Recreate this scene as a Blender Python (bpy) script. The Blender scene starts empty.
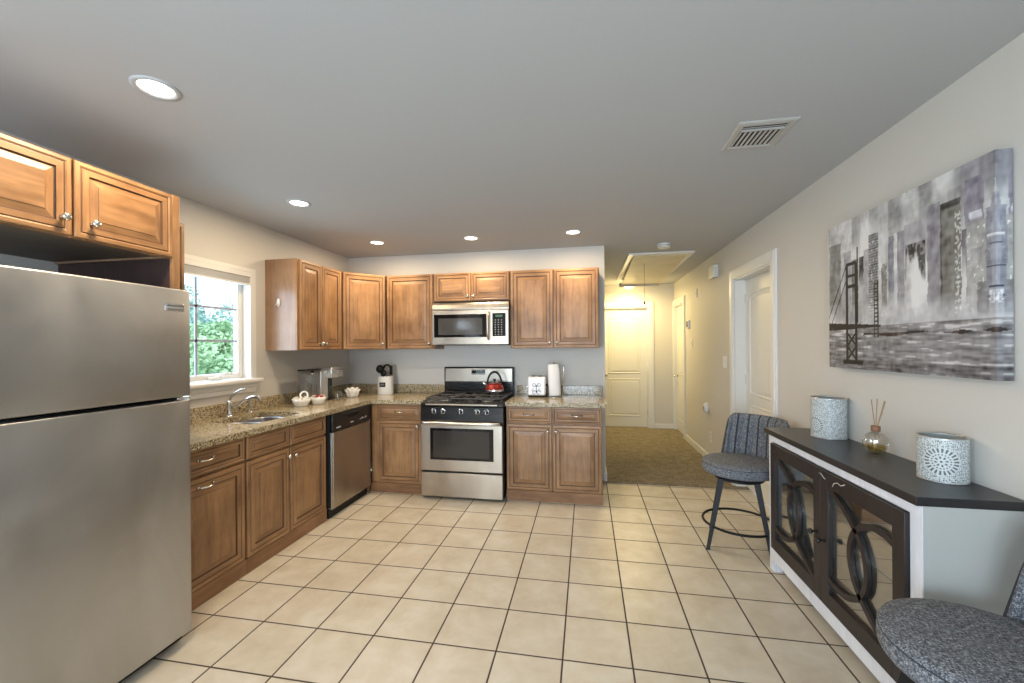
import bpy, bmesh, math, random
from math import sin, cos, pi, radians as R
from mathutils import Vector, Matrix
random.seed(7)
D = bpy.data
SC = bpy.context.scene
COL = SC.collection

# ------------------------------------------------------------------ camera
F, YAW, ROLL, CAM_H = 411.7, .1794, .007, 1.44
cd = D.cameras.new('camera'); cam = D.objects.new('camera', cd); COL.objects.link(cam)
cd.sensor_width = 36; cd.lens = F / 1024 * 36; cd.shift_y = 5.0 / 1024; cd.clip_start = .02; cd.clip_end = 300
cz = Matrix.Rotation(YAW, 3, 'Z') @ Matrix.Rotation(ROLL, 3, 'Y')
right, fwd, up = cz.col[0], cz.col[1], cz.col[2]
M4 = Matrix((right, up, -fwd)).transposed().to_4x4()
M4.translation = (0, 0, CAM_H)
cam.matrix_world = M4
SC.camera = cam

# ------------------------------------------------------------------ world and light
w = D.worlds.new('world'); SC.world = w; w.use_nodes = True
bg = w.node_tree.nodes['Background']
bg.inputs[0].default_value = (.74, .87, 1, 1); bg.inputs[1].default_value = 3.6
SC.view_settings.view_transform = 'Standard'; SC.view_settings.look = 'None'
SC.view_settings.exposure = 0.06; SC.view_settings.gamma = 1; SC.view_settings.use_curve_mapping = False

def lamp(name, typ, loc, energy, color, rot=(0, 0, 0), size=1, size_y=None, **kw):
    l = D.lights.new(name, typ); l.energy = energy; l.color = color
    if typ == 'AREA':
        l.size = size
        if size_y: l.shape = 'RECTANGLE'; l.size_y = size_y
        if kw.get('disk'): l.shape = 'DISK'
        if 'spread' in kw: l.spread = kw['spread']
    elif typ == 'SPOT':
        l.spot_size = kw.get('spot', R(120)); l.spot_blend = .8; l.shadow_soft_size = size
    elif typ == 'SUN': l.angle = size
    else: l.shadow_soft_size = size
    o = D.objects.new(name, l); COL.objects.link(o); o.location = loc; o.rotation_euler = rot
    return o

WARM = (1, .78, .52); COOL = (.82, .91, 1)
# area lamps for daylight: two openings assumed behind the camera, and the kitchen window
lamp('assumed_patio_daylight', 'AREA', (-.75, -2.72, 1.25), 165, COOL, (R(90), 0, 0), 2.1, 2.0)  # added cool light from behind the camera; its patio door is assumed, unseen
lamp('assumed_dining_daylight', 'AREA', (-2.93, -1.2, 1.5), 60, COOL, (R(90), 0, R(-90)), 1.3, 1.2)  # added side light; the dining window it shines through is assumed
lamp('window_daylight', 'AREA', (-3.05, 2.6, 1.62), 16, (.74, .87, 1), (R(90), 0, R(-90)), .8, .8)

XL, XR, YB, YH, CEIL, XE, YF = -2.77, 1.475, 4.46, 7.45, 2.5, .19, -2.6

# ------------------------------------------------------------------ material helpers
def mat(name, base=(.8, .8, .8), rough=.5, metal=0, **kw):
    m = D.materials.new(name); m.use_nodes = True
    b = m.node_tree.nodes['Principled BSDF']
    b.inputs['Base Color'].default_value = (*base, 1); b.inputs['Roughness'].default_value = rough
    b.inputs['Metallic'].default_value = metal
    for k, v in kw.items():
        b.inputs[k.replace('_', ' ')].default_value = v
    return m
def nd(m, t, **props):
    n = m.node_tree.nodes.new(t)
    for k, v in props.items(): setattr(n, k, v)
    return n
def lk(m, a, b): m.node_tree.links.new(a, b)
def bsdf(m): return m.node_tree.nodes['Principled BSDF']
def ramp(m, stops, interp='LINEAR'):
    r = nd(m, 'ShaderNodeValToRGB'); r.color_ramp.interpolation = interp
    e = r.color_ramp.elements
    while len(e) < len(stops): e.new(.5)
    for el, (p, c) in zip(e, stops):
        el.position = p; el.color = (*c, 1) if len(c) == 3 else c
    return r
def coords(m, scale=(1, 1, 1), rnd=True, rot=(0, 0, 0)):
    tc = nd(m, 'ShaderNodeTexCoord'); mp = nd(m, 'ShaderNodeMapping')
    mp.inputs['Scale'].default_value = scale; mp.inputs['Rotation'].default_value = rot
    if rnd:
        oi = nd(m, 'ShaderNodeObjectInfo'); add = nd(m, 'ShaderNodeVectorMath', operation='MULTIPLY_ADD')
        add.inputs[1].default_value = (9.7, 5.3, 7.1)
        lk(m, oi.outputs['Random'], add.inputs[0]); lk(m, tc.outputs['Object'], add.inputs[2])
        lk(m, add.outputs[0], mp.inputs[0])
    else: lk(m, tc.outputs['Object'], mp.inputs[0])
    return mp.outputs[0]
def noise(m, vec, scale=5, detail=3, rough=.5, dist=0):
    n = nd(m, 'ShaderNodeTexNoise'); n.inputs['Scale'].default_value = scale
    n.inputs['Detail'].default_value = detail; n.inputs['Roughness'].default_value = rough
    n.inputs['Distortion'].default_value = dist
    lk(m, vec, n.inputs['Vector']); return n
def bump(m, h, strength=.2, dist=.002):
    b = nd(m, 'ShaderNodeBump'); b.inputs['Strength'].default_value = strength; b.inputs['Distance'].default_value = dist
    lk(m, h, b.inputs['Height']); lk(m, b.outputs[0], bsdf(m).inputs['Normal'])

def wood(name, axis, dark, light, rough=.38):
    m = mat(name, rough=rough)
    s = {'z': (1, 1, .12), 'x': (.12, 1, 1), 'y': (1, .12, 1)}[axis]
    v = coords(m, s)
    n1 = noise(m, v, 22, 5, .6, .6)
    n2 = noise(m, coords(m, (1, 1, 1)), 3.5, 3, .55)
    n3 = noise(m, v, 110, 2, .5)
    mx = nd(m, 'ShaderNodeMath', operation='MULTIPLY_ADD'); mx.inputs[1].default_value = .5
    lk(m, n1.outputs[0], mx.inputs[0])
    h = nd(m, 'ShaderNodeMath', operation='MULTIPLY'); h.inputs[1].default_value = .55; lk(m, n2.outputs[0], h.inputs[0])
    lk(m, h.outputs[0], mx.inputs[2])
    mid = tuple((a + b) / 2 for a, b in zip(dark, light))
    r = ramp(m, [(.34, dark), (.52, mid), (.70, light)]); lk(m, mx.outputs[0], r.inputs[0])
    mm = nd(m, 'ShaderNodeMix', data_type='RGBA', blend_type='MULTIPLY'); mm.inputs[0].default_value = .22
    lk(m, r.outputs[0], mm.inputs[6]); lk(m, n3.outputs[0], mm.inputs[7])
    lk(m, mm.outputs[2], bsdf(m).inputs['Base Color'])
    return m
WD, WL = (.165, .080, .033), (.485, .272, .128)
W_V = wood('maple_upright', 'z', WD, WL)
W_H = wood('maple_level', 'x', WD, WL)
W_SIDE = wood('maple_side_veneer', 'z', (.24, .14, .085), (.42, .26, .16), .3)
W_UNDER = wood('maple_underside', 'y', (.16, .12, .09), (.24, .18, .13), .6)
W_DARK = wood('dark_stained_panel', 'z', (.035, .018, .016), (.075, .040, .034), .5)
GLAZE = mat('dark_glaze', (.085, .038, .018), .5)
W_TOE = wood('maple_plinth', 'x', (.16, .075, .032), (.36, .19, .09), .45)

NICKEL = mat('brushed_nickel', (.66, .64, .60), .26, 1)
CHROME = mat('chrome', (.80, .80, .82), .10, 1)
BLACK = mat('black_enamel', (.012, .012, .013), .22)
BLACKM = mat('black_matt', (.009, .009, .010), .5)
BLACKM.node_tree.nodes['Principled BSDF'].inputs['Specular IOR Level'].default_value = .25
IRON = mat('cast_iron', (.05, .05, .052), .42)
GLASSBLK = mat('black_glass', (.008, .008, .009), .04)
WHITE = mat('white_plastic', (.72, .72, .70), .35)
CERAM = mat('white_ceramic', (.80, .79, .75), .15)
TRIM = mat('white_trim_paint', (.74, .73, .70), .35)
DOORP = mat('door_paint', (.73, .72, .67), .38)

def steel(name, base, rough, axis='x', blotch=.10):
    m = mat(name, base, rough, 1)
    s = {'x': (.02, 1, 1), 'z': (1, 1, .02), 'y': (1, .02, 1)}[axis]
    n = noise(m, coords(m, s, False), 260, 2, .5)
    b = noise(m, coords(m, (1, 1, .6), False), 2.6, 4, .55, .5)
    r1 = nd(m, 'ShaderNodeMapRange'); r1.inputs[1].default_value = .3; r1.inputs[2].default_value = .7
    r1.inputs[3].default_value = rough - blotch; r1.inputs[4].default_value = rough + blotch
    lk(m, b.outputs[0], r1.inputs[0]); lk(m, r1.outputs[0], bsdf(m).inputs['Roughness'])
    cr = nd(m, 'ShaderNodeMapRange'); cr.inputs[1].default_value = .35; cr.inputs[2].default_value = .75; cr.inputs[3].default_value = .80; cr.inputs[4].default_value = 1.12
    lk(m, b.outputs[0], cr.inputs[0]); vm = nd(m, 'ShaderNodeVectorMath', operation='SCALE'); vm.inputs[0].default_value = base
    lk(m, cr.outputs[0], vm.inputs['Scale']); lk(m, vm.outputs[0], bsdf(m).inputs['Base Color'])
    return m
STEEL = steel('stainless_steel', (.52, .465, .395), .35, 'x', .06)
STEELF = steel('smudged_stainless_steel', (.49, .49, .49), .40, 'x', .11)
STEELB = steel('bowl_steel', (.34, .34, .36), .36, 'y', .05)

def granite():
    m = mat('speckled_granite', rough=.09)
    v = coords(m, (1, 1, 1), False)
    vo = nd(m, 'ShaderNodeTexVoronoi'); vo.inputs['Scale'].default_value = 175; lk(m, v, vo.inputs['Vector'])
    sp = nd(m, 'ShaderNodeSeparateColor'); lk(m, vo.outputs['Color'], sp.inputs[0])
    n = noise(m, v, 26, 4, .65)
    a = nd(m, 'ShaderNodeMath', operation='MULTIPLY_ADD'); a.inputs[1].default_value = .62
    lk(m, sp.outputs[0], a.inputs[0])
    b = nd(m, 'ShaderNodeMath', operation='MULTIPLY'); b.inputs[1].default_value = .5; lk(m, n.outputs[0], b.inputs[0])
    lk(m, b.outputs[0], a.inputs[2])
    r = ramp(m, [(.22, (.018, .016, .014)), (.34, (.10, .075, .05)), (.46, (.27, .195, .095)), (.58, (.50, .40, .22)), (.74, (.66, .57, .39)), (.86, (.26, .25, .23))])
    lk(m, a.outputs[0], r.inputs[0]); lk(m, r.outputs[0], bsdf(m).inputs['Base Color'])
    return m
GRANITE = granite()

def paint(name, c, var=.03, rough=.6, bs=.05):
    m = mat(name, c, rough)
    n = noise(m, coords(m, (1, 1, 1), False), 120, 3, .6)
    bump(m, n.outputs[0], bs, .001)
    return m
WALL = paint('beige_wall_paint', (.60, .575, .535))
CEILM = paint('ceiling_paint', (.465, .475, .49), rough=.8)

T, OX, OY = .3129, -1.6831, 1.8995
def tile():
    m = mat('beige_ceramic_tile', rough=.25)
    tc = nd(m, 'ShaderNodeTexCoord'); sx = nd(m, 'ShaderNodeSeparateXYZ'); lk(m, tc.outputs['Object'], sx.inputs[0])
    masks, ids = [], []
    for k, off in ((0, OX), (1, OY)):
        s = nd(m, 'ShaderNodeMath', operation='SUBTRACT'); s.inputs[1].default_value = off; lk(m, sx.outputs[k], s.inputs[0])
        d = nd(m, 'ShaderNodeMath', operation='DIVIDE'); d.inputs[1].default_value = T; lk(m, s.outputs[0], d.inputs[0])
        fl = nd(m, 'ShaderNodeMath', operation='FLOOR'); lk(m, d.outputs[0], fl.inputs[0]); ids.append(fl)
        fr = nd(m, 'ShaderNodeMath', operation='FRACT'); lk(m, d.outputs[0], fr.inputs[0])
        pp = nd(m, 'ShaderNodeMath', operation='PINGPONG'); pp.inputs[1].default_value = .5; lk(m, fr.outputs[0], pp.inputs[0])
        masks.append(pp)
    mn = nd(m, 'ShaderNodeMath', operation='MINIMUM'); lk(m, masks[0].outputs[0], mn.inputs[0]); lk(m, masks[1].outputs[0], mn.inputs[1])
    mr = nd(m, 'ShaderNodeMapRange'); mr.inputs[1].default_value = .0105; mr.inputs[2].default_value = .0155
    lk(m, mn.outputs[0], mr.inputs[0])
    cmb = nd(m, 'ShaderNodeCombineXYZ'); lk(m, ids[0].outputs[0], cmb.inputs[0]); lk(m, ids[1].outputs[0], cmb.inputs[1])
    wn = nd(m, 'ShaderNodeTexWhiteNoise'); lk(m, cmb.outputs[0], wn.inputs['Vector'])
    add = nd(m, 'ShaderNodeVectorMath', operation='MULTIPLY_ADD'); add.inputs[1].default_value = (7, 7, 7)
    lk(m, wn.outputs['Color'], add.inputs[0]); lk(m, tc.outputs['Object'], add.inputs[2])
    n = noise(m, add.outputs[0], 5.5, 5, .6, .3)
    r = ramp(m, [(.3, (.50, .435, .335)), (.5, (.57, .51, .41)), (.7, (.63, .585, .50))]); lk(m, n.outputs[0], r.inputs[0])
    mx = nd(m, 'ShaderNodeMix', data_type='RGBA'); mx.inputs[6].default_value = (.055, .038, .028, 1)
    lk(m, mr.outputs[0], mx.inputs[0]); lk(m, r.outputs[0], mx.inputs[7]); lk(m, mx.outputs[2], bsdf(m).inputs['Base Color'])
    rr = nd(m, 'ShaderNodeMapRange'); rr.inputs[3].default_value = .8; rr.inputs[4].default_value = .36
    lk(m, mr.outputs[0], rr.inputs[0]); lk(m, rr.outputs[0], bsdf(m).inputs['Roughness'])
    bump(m, mr.outputs[0], .6, .002)
    return m
TILE = tile()
def carpet():
    m = mat('olive_carpet', rough=.95)
    v = coords(m, (1, 1, 1), False)
    n = noise(m, v, 48, 6, .85); n2 = noise(m, v, 9, 3, .6)
    a = nd(m, 'ShaderNodeMath', operation='MULTIPLY_ADD'); a.inputs[1].default_value = .3
    lk(m, n2.outputs[0], a.inputs[0]); lk(m, n.outputs[0], a.inputs[2])
    r = ramp(m, [(.42, (.07, .055, .035)), (.65, (.23, .19, .13)), (.9, (.40, .35, .25))]); lk(m, a.outputs[0], r.inputs[0])
    lk(m, r.outputs[0], bsdf(m).inputs['Base Color']); bump(m, n.outputs[0], 1, .01)
    return m
CARPET = carpet()
def fabric():
    m = mat('grey_tweed', rough=.9)
    v = coords(m, (1, 1, 1), False)
    vx = coords(m, (1, 1, .15), False); 
    a = noise(m, v, 260, 3, .8); b = noise(m, coords(m, (.25, 1, 1), False), 330, 2, .7); c = noise(m, coords(m, (1, .25, .3), False), 330, 2, .7)
    s = nd(m, 'ShaderNodeMath', operation='ADD'); lk(m, b.outputs[0], s.inputs[0]); lk(m, c.outputs[0], s.inputs[1])
    s2 = nd(m, 'ShaderNodeMath', operation='ADD'); lk(m, s.outputs[0], s2.inputs[0]); lk(m, a.outputs[0], s2.inputs[1])
    d = nd(m, 'ShaderNodeMath', operation='DIVIDE'); d.inputs[1].default_value = 3; lk(m, s2.outputs[0], d.inputs[0])
    r = ramp(m, [(.40, (.018, .021, .028)), (.50, (.105, .115, .135)), (.60, (.40, .415, .44))]); lk(m, d.outputs[0], r.inputs[0])
    lk(m, r.outputs[0], bsdf(m).inputs['Base Color']); bump(m, d.outputs[0], .5, .003)
    return m
FABRIC = fabric()
FABSEAM = mat('dark_seam', (.03, .033, .04), .9)
ESP = wood('espresso_wood', 'z', (.014, .010, .011), (.030, .023, .024), .42)
ESPTOP = wood('espresso_top', 'x', (.018, .017, .018), (.035, .033, .035), .33)
CREDW = wood('whitewashed_wood', 'z', (.68, .70, .76), (.84, .86, .92), .5)
CREDS = mat('grey_white_panel', (.43, .435, .415), .5)

def glass(name, tint=(1, 1, 1), mirror=.08, rough=.0, rim=.0):
    m = D.materials.new(name); m.use_nodes = True; nt = m.node_tree; nt.nodes.clear()
    o = nd(m, 'ShaderNodeOutputMaterial'); mx = nd(m, 'ShaderNodeMixShader')
    lw = nd(m, 'ShaderNodeLayerWeight'); lw.inputs[0].default_value = .35
    k = nd(m, 'ShaderNodeMath', operation='MULTIPLY_ADD'); k.inputs[1].default_value = rim; k.inputs[2].default_value = mirror
    lk(m, lw.outputs['Facing'], k.inputs[0]); lk(m, k.outputs[0], mx.inputs[0])
    t = nd(m, 'ShaderNodeBsdfTransparent'); t.inputs[0].default_value = (*tint, 1)
    g = nd(m, 'ShaderNodeBsdfGlossy'); g.inputs['Roughness'].default_value = rough
    lk(m, t.outputs[0], mx.inputs[1]); lk(m, g.outputs[0], mx.inputs[2]); lk(m, mx.outputs[0], o.inputs[0])
    return m
PANE = glass('window_glass', (.95, .98, 1), .05)
CGLASS = glass('cabinet_glass', (.92, .95, .94), .45)
JARGL = glass('clear_glass', (.88, .91, .94), .12, .03, .5)
BOTGL = glass('bottle_glass', (.97, .97, .94), .20, .03, .7)
OIL = glass('amber_oil', (.93, .84, .52), .05, .05, .2)
def emis(name, c, s):
    m = D.materials.new(name); m.use_nodes = True; b = bsdf(m)
    b.inputs['Base Color'].default_value = (*c, 1); b.inputs['Emission Color'].default_value = (*c, 1); b.inputs['Emission Strength'].default_value = s
    return m
BULB = emis('lit_lens', (1, .90, .74), 9)
HALLBULB = emis('lit_hall_dome', (1, .80, .42), 7)
DISPLAY = emis('green_display', (.05, .12, .07), .12)

# ------------------------------------------------------------------ mesh builder
class MB:
    def __init__(s): s.bm = bmesh.new(); s.mi = 0; s.mats = []
    def m(s, mt):
        if mt not in s.mats: s.mats.append(mt)
        s.mi = s.mats.index(mt); return s
    def f(s, vs, smooth=False):
        try: fc = s.bm.faces.new(vs)
        except ValueError: return None
        fc.material_index = s.mi; fc.smooth = smooth; return fc
    def box(s, x0, x1, y0, y1, z0, z1, bev=0):
        g = bmesh.ops.create_cube(s.bm, size=1)['verts']
        for v in g: v.co = ((x0 + x1) / 2 + v.co.x * (x1 - x0), (y0 + y1) / 2 + v.co.y * (y1 - y0), (z0 + z1) / 2 + v.co.z * (z1 - z0))
        fs = {f for v in g for f in v.link_faces}
        for f in fs: f.material_index = s.mi
        if bev:
            es = list({e for v in g for e in v.link_edges})
            r = bmesh.ops.bevel(s.bm, geom=es, offset=bev, segments=2, affect='EDGES', profile=.6)
            for f in r['faces']: f.material_index = s.mi; f.smooth = True
        return s
    def rings(s, rings, closed=True, cap0=True, cap1=True, smooth=True):
        vs = []
        for r in rings:
            if vs and r is rings[0]: vs.append(vs[0]); continue
            q = Vector(r[0])
            if all((Vector(p) - q).length < 1e-7 for p in r): vs.append([s.bm.verts.new(q)] * len(r))
            else: vs.append([s.bm.verts.new(p) for p in r])
        n = len(vs[0])
        for a, b in zip(vs, vs[1:]):
            for i in range(n if closed else n - 1):
                j = (i + 1) % n; q = []
                for v in (a[i], a[j], b[j], b[i]):
                    if v not in q: q.append(v)
                if len(q) > 2: s.f(q, smooth)
        if cap0 and vs[0][0] is not vs[0][1]: s.f(vs[0][::-1])
        if cap1 and vs[-1][0] is not vs[-1][1]: s.f(vs[-1])
        return s
    def lathe(s, prof, c=(0, 0, 0), n=32, sx=1, sy=1, axis='z', cap0=True, cap1=True, smooth=True):
        rs = []
        for r, h in prof:
            ring = []
            for i in range(n):
                a = 2 * pi * i / n; x, y = r * cos(a) * sx, r * sin(a) * sy
                p = {'z': (x, y, h), 'y': (x, h, -y), 'x': (h, x, y)}[axis]
                ring.append((c[0] + p[0], c[1] + p[1], c[2] + p[2]))
            rs.append(ring)
        return s.rings(rs, True, cap0, cap1, smooth)
    def tube(s, pts, r, n=10, closed=False, smooth=True):
        P = [Vector(p) for p in pts]; N = len(P)
        rr = r if isinstance(r, (list, tuple)) else [r] * N
        rings = []; prev = None
        for i, p in enumerate(P):
            if closed: t = (P[(i + 1) % N] - P[i - 1]).normalized()
            else: t = (P[min(i + 1, N - 1)] - P[max(i - 1, 0)]).normalized()
            if prev is None:
                u = t.orthogonal().normalized()
            else:
                u = (prev - t * prev.dot(t)); u = u.normalized() if u.length > 1e-6 else t.orthogonal().normalized()
            prev = u; v = t.cross(u)
            rings.append([p + (u * cos(2 * pi * k / n) + v * sin(2 * pi * k / n)) * rr[i] for k in range(n)])
        if closed:
            rings.append(rings[0]); return s.rings(rings, True, False, False, smooth)
        return s.rings(rings, True, True, True, smooth)
    def prism(s, poly, z0, z1, smooth=False):
        return s.rings([[(x, y, z0) for x, y in poly], [(x, y, z1) for x, y in poly]], True, True, True, smooth)
    def build(s, name, parent=None, loc=None, rot=None):
        bmesh.ops.recalc_face_normals(s.bm, faces=s.bm.faces)
        me = D.meshes.new(name); s.bm.to_mesh(me); s.bm.free()
        for mt in s.mats: me.materials.append(mt)
        o = D.objects.new(name, me); COL.objects.link(o)
        if parent: o.parent = parent
        if loc: o.location = loc
        if rot: o.rotation_euler = rot
        return o
def mb(mt): return MB().m(mt)

def thing(name, label, cat, loc=(0, 0, 0), rz=0, group=None):
    o = D.objects.new(name, None); COL.objects.link(o); o.empty_display_size = .1
    o.location = loc; o.rotation_euler = (0, 0, rz); o['label'] = label; o['category'] = cat
    if group: o['group'] = group
    return o
def tag(o, label, cat, group=None):
    o['label'] = label; o['category'] = cat
    if group: o['group'] = group
    return o
def struct(o, label=None):
    o['kind'] = 'structure'
    if label: o['label'] = label
    return o
def smooth_by_angle(o, ang=35):
    me = o.data
    for p in me.polygons: p.use_smooth = True
    es = [e.index for e in me.edges]
    bm = bmesh.new(); bm.from_mesh(me)
    for e in bm.edges:
        if len(e.link_faces) == 2 and e.calc_face_angle(0) > R(ang): e.smooth = False
    bm.to_mesh(me); bm.free()

# ------------------------------------------------------------------ room shell
b = mb(TILE); b.box(-2.95, 1.62, -2.75, 4.435, -.10, 0); fl = struct(b.build('floor'), 'floor of square beige tiles with thin dark grout')
b = mb(CARPET); b.box(.02, 1.62, 4.435, 7.6, -.10, .012); struct(b.build('hall_carpet'), 'olive brown carpet on the hallway floor')
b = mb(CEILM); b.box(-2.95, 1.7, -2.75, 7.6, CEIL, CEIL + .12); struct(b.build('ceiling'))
# left wall with the kitchen window opening and an assumed, unseen dining window opening near the camera
WY0, WY1, WZ0, WZ1 = 2.175, 3.045, 1.16, 2.095
b = mb(WALL)
b.box(XL - .18, XL, -2.75, -1.85, 0, CEIL); b.box(XL - .18, XL, -1.85, -.55, 0, .9); b.box(XL - .18, XL, -1.85, -.55, 2.1, CEIL)
b.box(XL - .18, XL, -.55, WY0, 0, CEIL); b.box(XL - .18, XL, WY0, WY1, 0, WZ0); b.box(XL - .18, XL, WY0, WY1, WZ1, CEIL)
b.box(XL - .18, XL, WY1, 4.60, 0, CEIL); struct(b.build('wall_left'))
b = mb(WALL); b.box(XL, XE, YB, YB + .14, 0, CEIL); struct(b.build('wall_back'))
b = mb(WALL); b.box(XE - .12, XE, YB + .14, YH, 0, CEIL); struct(b.build('wall_hall_left'))
# rear wall with an assumed patio door opening, out of view
b = mb(WALL)
b.box(-2.77, -1.85, YF - .15, YF, 0, CEIL); b.box(.35, XR, YF - .15, YF, 0, CEIL); b.box(-1.85, .35, YF - .15, YF, 2.2, CEIL)
struct(b.build('wall_front'))
# right wall with two doorways
RD0, RD1, HD0, HD1, DT = 3.635, 4.515, 6.70, 7.40, 2.11
b = mb(WALL)
b.box(XR, XR + .15, -2.75, RD0, 0, CEIL); b.box(XR, XR + .15, RD0, RD1, DT, CEIL); b.box(XR, XR + .15, RD1, HD0, 0, CEIL)
b.box(XR, XR + .15, HD0, HD1, DT, CEIL); b.box(XR, XR + .15, HD1, 7.6, 0, CEIL); struct(b.build('wall_right'))
# hall end wall with doorway
ED0, ED1 = .25, 1.055
b = mb(WALL)
b.box(XE - .12, ED0, YH, YH + .12, 0, CEIL); b.box(ED0, ED1, YH, YH + .12, DT, CEIL); b.box(ED1, XR, YH, YH + .12, 0, CEIL)
struct(b.build('wall_hall_back'))

# baseboards
def baseboard(name, x0, x1, y0, y1):
    b = mb(TRIM); b.box(x0, x1, y0, y1, 0.005, .085, .003); struct(b.build(name))
b = mb(TRIM)
for y0, y1 in ((-2.59, RD0 - .09), (RD1 + .09, HD0 - .09)): b.box(XR - .014, XR, y0, y1, .005, .095, .003)
struct(b.build('baseboard_right'))
baseboard('baseboard_hall_back', ED1 + .095, XR - .015, YH - .014, YH)
b = mb(TRIM); b.box(XE - .02, XE + .014, YB - .014, YB, .005, .095, .003); b.box(XE, XE + .014, YB, YH - .02, .005, .095, .003)
struct(b.build('baseboard_hall_left'))

# interior doors: local frame x along width, front faces -y
def arch_panel(bm, x0, x1, z0, z1, rise, y):
    """moulded panel outline with an arched top, sunk in the leaf"""
    def outline(d):
        pts = [(x0 + d, z0 + d), (x1 - d, z0 + d)]
        zt = z1 - d; xm = (x0 + x1) / 2; hw = (x1 - x0) / 2 - d
        if rise:
            for i in range(17):
                t = i / 16; x = xm + hw * cos(pi * t)
                pts.append((x, zt - rise + rise * (sin(pi * t) ** .75)))
        else: pts += [(x1 - d, zt), (x0 + d, zt)]
        return pts
    rs = []
    for d, dy in ((0, .0006), (.004, -.006), (.014, -.008), (.022, .0005), (.028, .0005), (.050, -.006), (.055, -.0065)):
        rs.append([(x, y + dy, z) for x, z in outline(d)])
    bm.rings(rs, True, False, True, False)
def interior_door(num, label, w, h, loc, rz, knob_left=True, casing=.088, depth=.12, leaf_in=.06, both=True):
    t = D.objects.new('door_%d' % num, None); COL.objects.link(t); t.location = loc; t.rotation_euler = (0, 0, rz)
    struct(t, label)
    b = mb(DOORP); b.box(.022, w - .022, leaf_in, leaf_in + .038, .015, h - .022)
    for z0, z1, rise in ((1.02, h - .15, .055), (.42, .86, 0), (.12, .40, 0)) if False else ((.95, h - .16, .06), (.20, .86, 0)):
        arch_panel(b, .13, w - .13, z0, z1, rise, leaf_in - .0008)
    b.build('door_leaf', t)
    b = mb(TRIM)
    b.box(0, .02, 0, depth, 0, h); b.box(w - .02, w, 0, depth, 0, h); b.box(.02, w - .02, 0, depth, h - .02, h)
    b.box(.02, .032, leaf_in + .04, leaf_in + .055, 0, h - .02); b.box(w - .032, w - .02, leaf_in + .04, leaf_in + .055, 0, h - .02)
    b.build('door_jamb', t)
    c = casing
    b = mb(TRIM)
    for (x0, x1) in ((-c, .006), (w - .006, w + c)):
        b.box(x0, x1, -.016, 0, 0, h + c, .003)
        b.box(x0 + .012, x1 - .02, -.022, -.012, 0, h + c - .012, .003)
    b.box(.006, w - .006, -.016, 0, h - .006, h + c, .003); b.box(.006, w - .006, -.022, -.012, h + .012, h + c - .02, .003)
    b.build('door_casing', t)
    kx = .085 if knob_left else w - .085
    b = mb(NICKEL); b.lathe([(.026, leaf_in - .004), (.026, leaf_in - .012), (.010, leaf_in - .016), (.010, leaf_in - .04), (.026, leaf_in - .05), (.030, leaf_in - .06), (.024, leaf_in - .07), (.0, leaf_in - .072)], (kx, 0, .93), 20, axis='y')
    b.build('door_knob', t)
    b = mb(NICKEL)
    hx = w - .02 if knob_left else .02
    for z in (.22, 1.05, h - .25): b.box(hx - .006, hx + .006, leaf_in - .006, leaf_in + .01, z, z + .09)
    b.build('hinge', t)
    return t
interior_door(1, 'white two-panel door with arched top panel at the end of the hallway', ED1 - ED0, DT, (ED0, YH, 0), 0, True, leaf_in=.05)
interior_door(2, 'white door in the hallway part of the right wall', HD1 - HD0, DT, (XR, HD1, 0), R(-90), True, leaf_in=.035)
interior_door(3, 'white arched panel door in the right wall behind the near bar stool', RD1 - RD0, DT, (XR, RD1, 0), R(-90), False, leaf_in=.10, depth=.15)

# assumed patio door and dining window, unseen behind the camera (lamps shine through)
def assumed_window(num, x0, x1, z0, z1, loc, rz, mull=1, label=None):
    t = D.objects.new('window_%d' % num, None); COL.objects.link(t); t.location = loc; t.rotation_euler = (0, 0, rz); struct(t, label)
    b = mb(TRIM); fw = .06
    b.box(x0, x0 + fw, .03, .09, z0, z1); b.box(x1 - fw, x1, .03, .09, z0, z1); b.box(x0, x1, .03, .09, z0, z0 + fw); b.box(x0, x1, .03, .09, z1 - fw, z1)
    for k in range(mull):
        xm = x0 + (x1 - x0) * (k + 1) / (mull + 1); b.box(xm - .03, xm + .03, .035, .085, z0, z1)
    b.build('window_frame', t)
    b = mb(PANE); b.box(x0 + .02, x1 - .02, .058, .062, z0 + .02, z1 - .02); b.build('window_pane', t)
assumed_window(2, 0, 2.2, 0, 2.2, (.35, YF, 0), R(180), 1, 'assumed patio door, unseen behind the camera')
assumed_window(3, 0, 1.3, .9, 2.1, (XL, -1.85, 0), R(90), 1, 'assumed dining window, unseen behind the camera')

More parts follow.
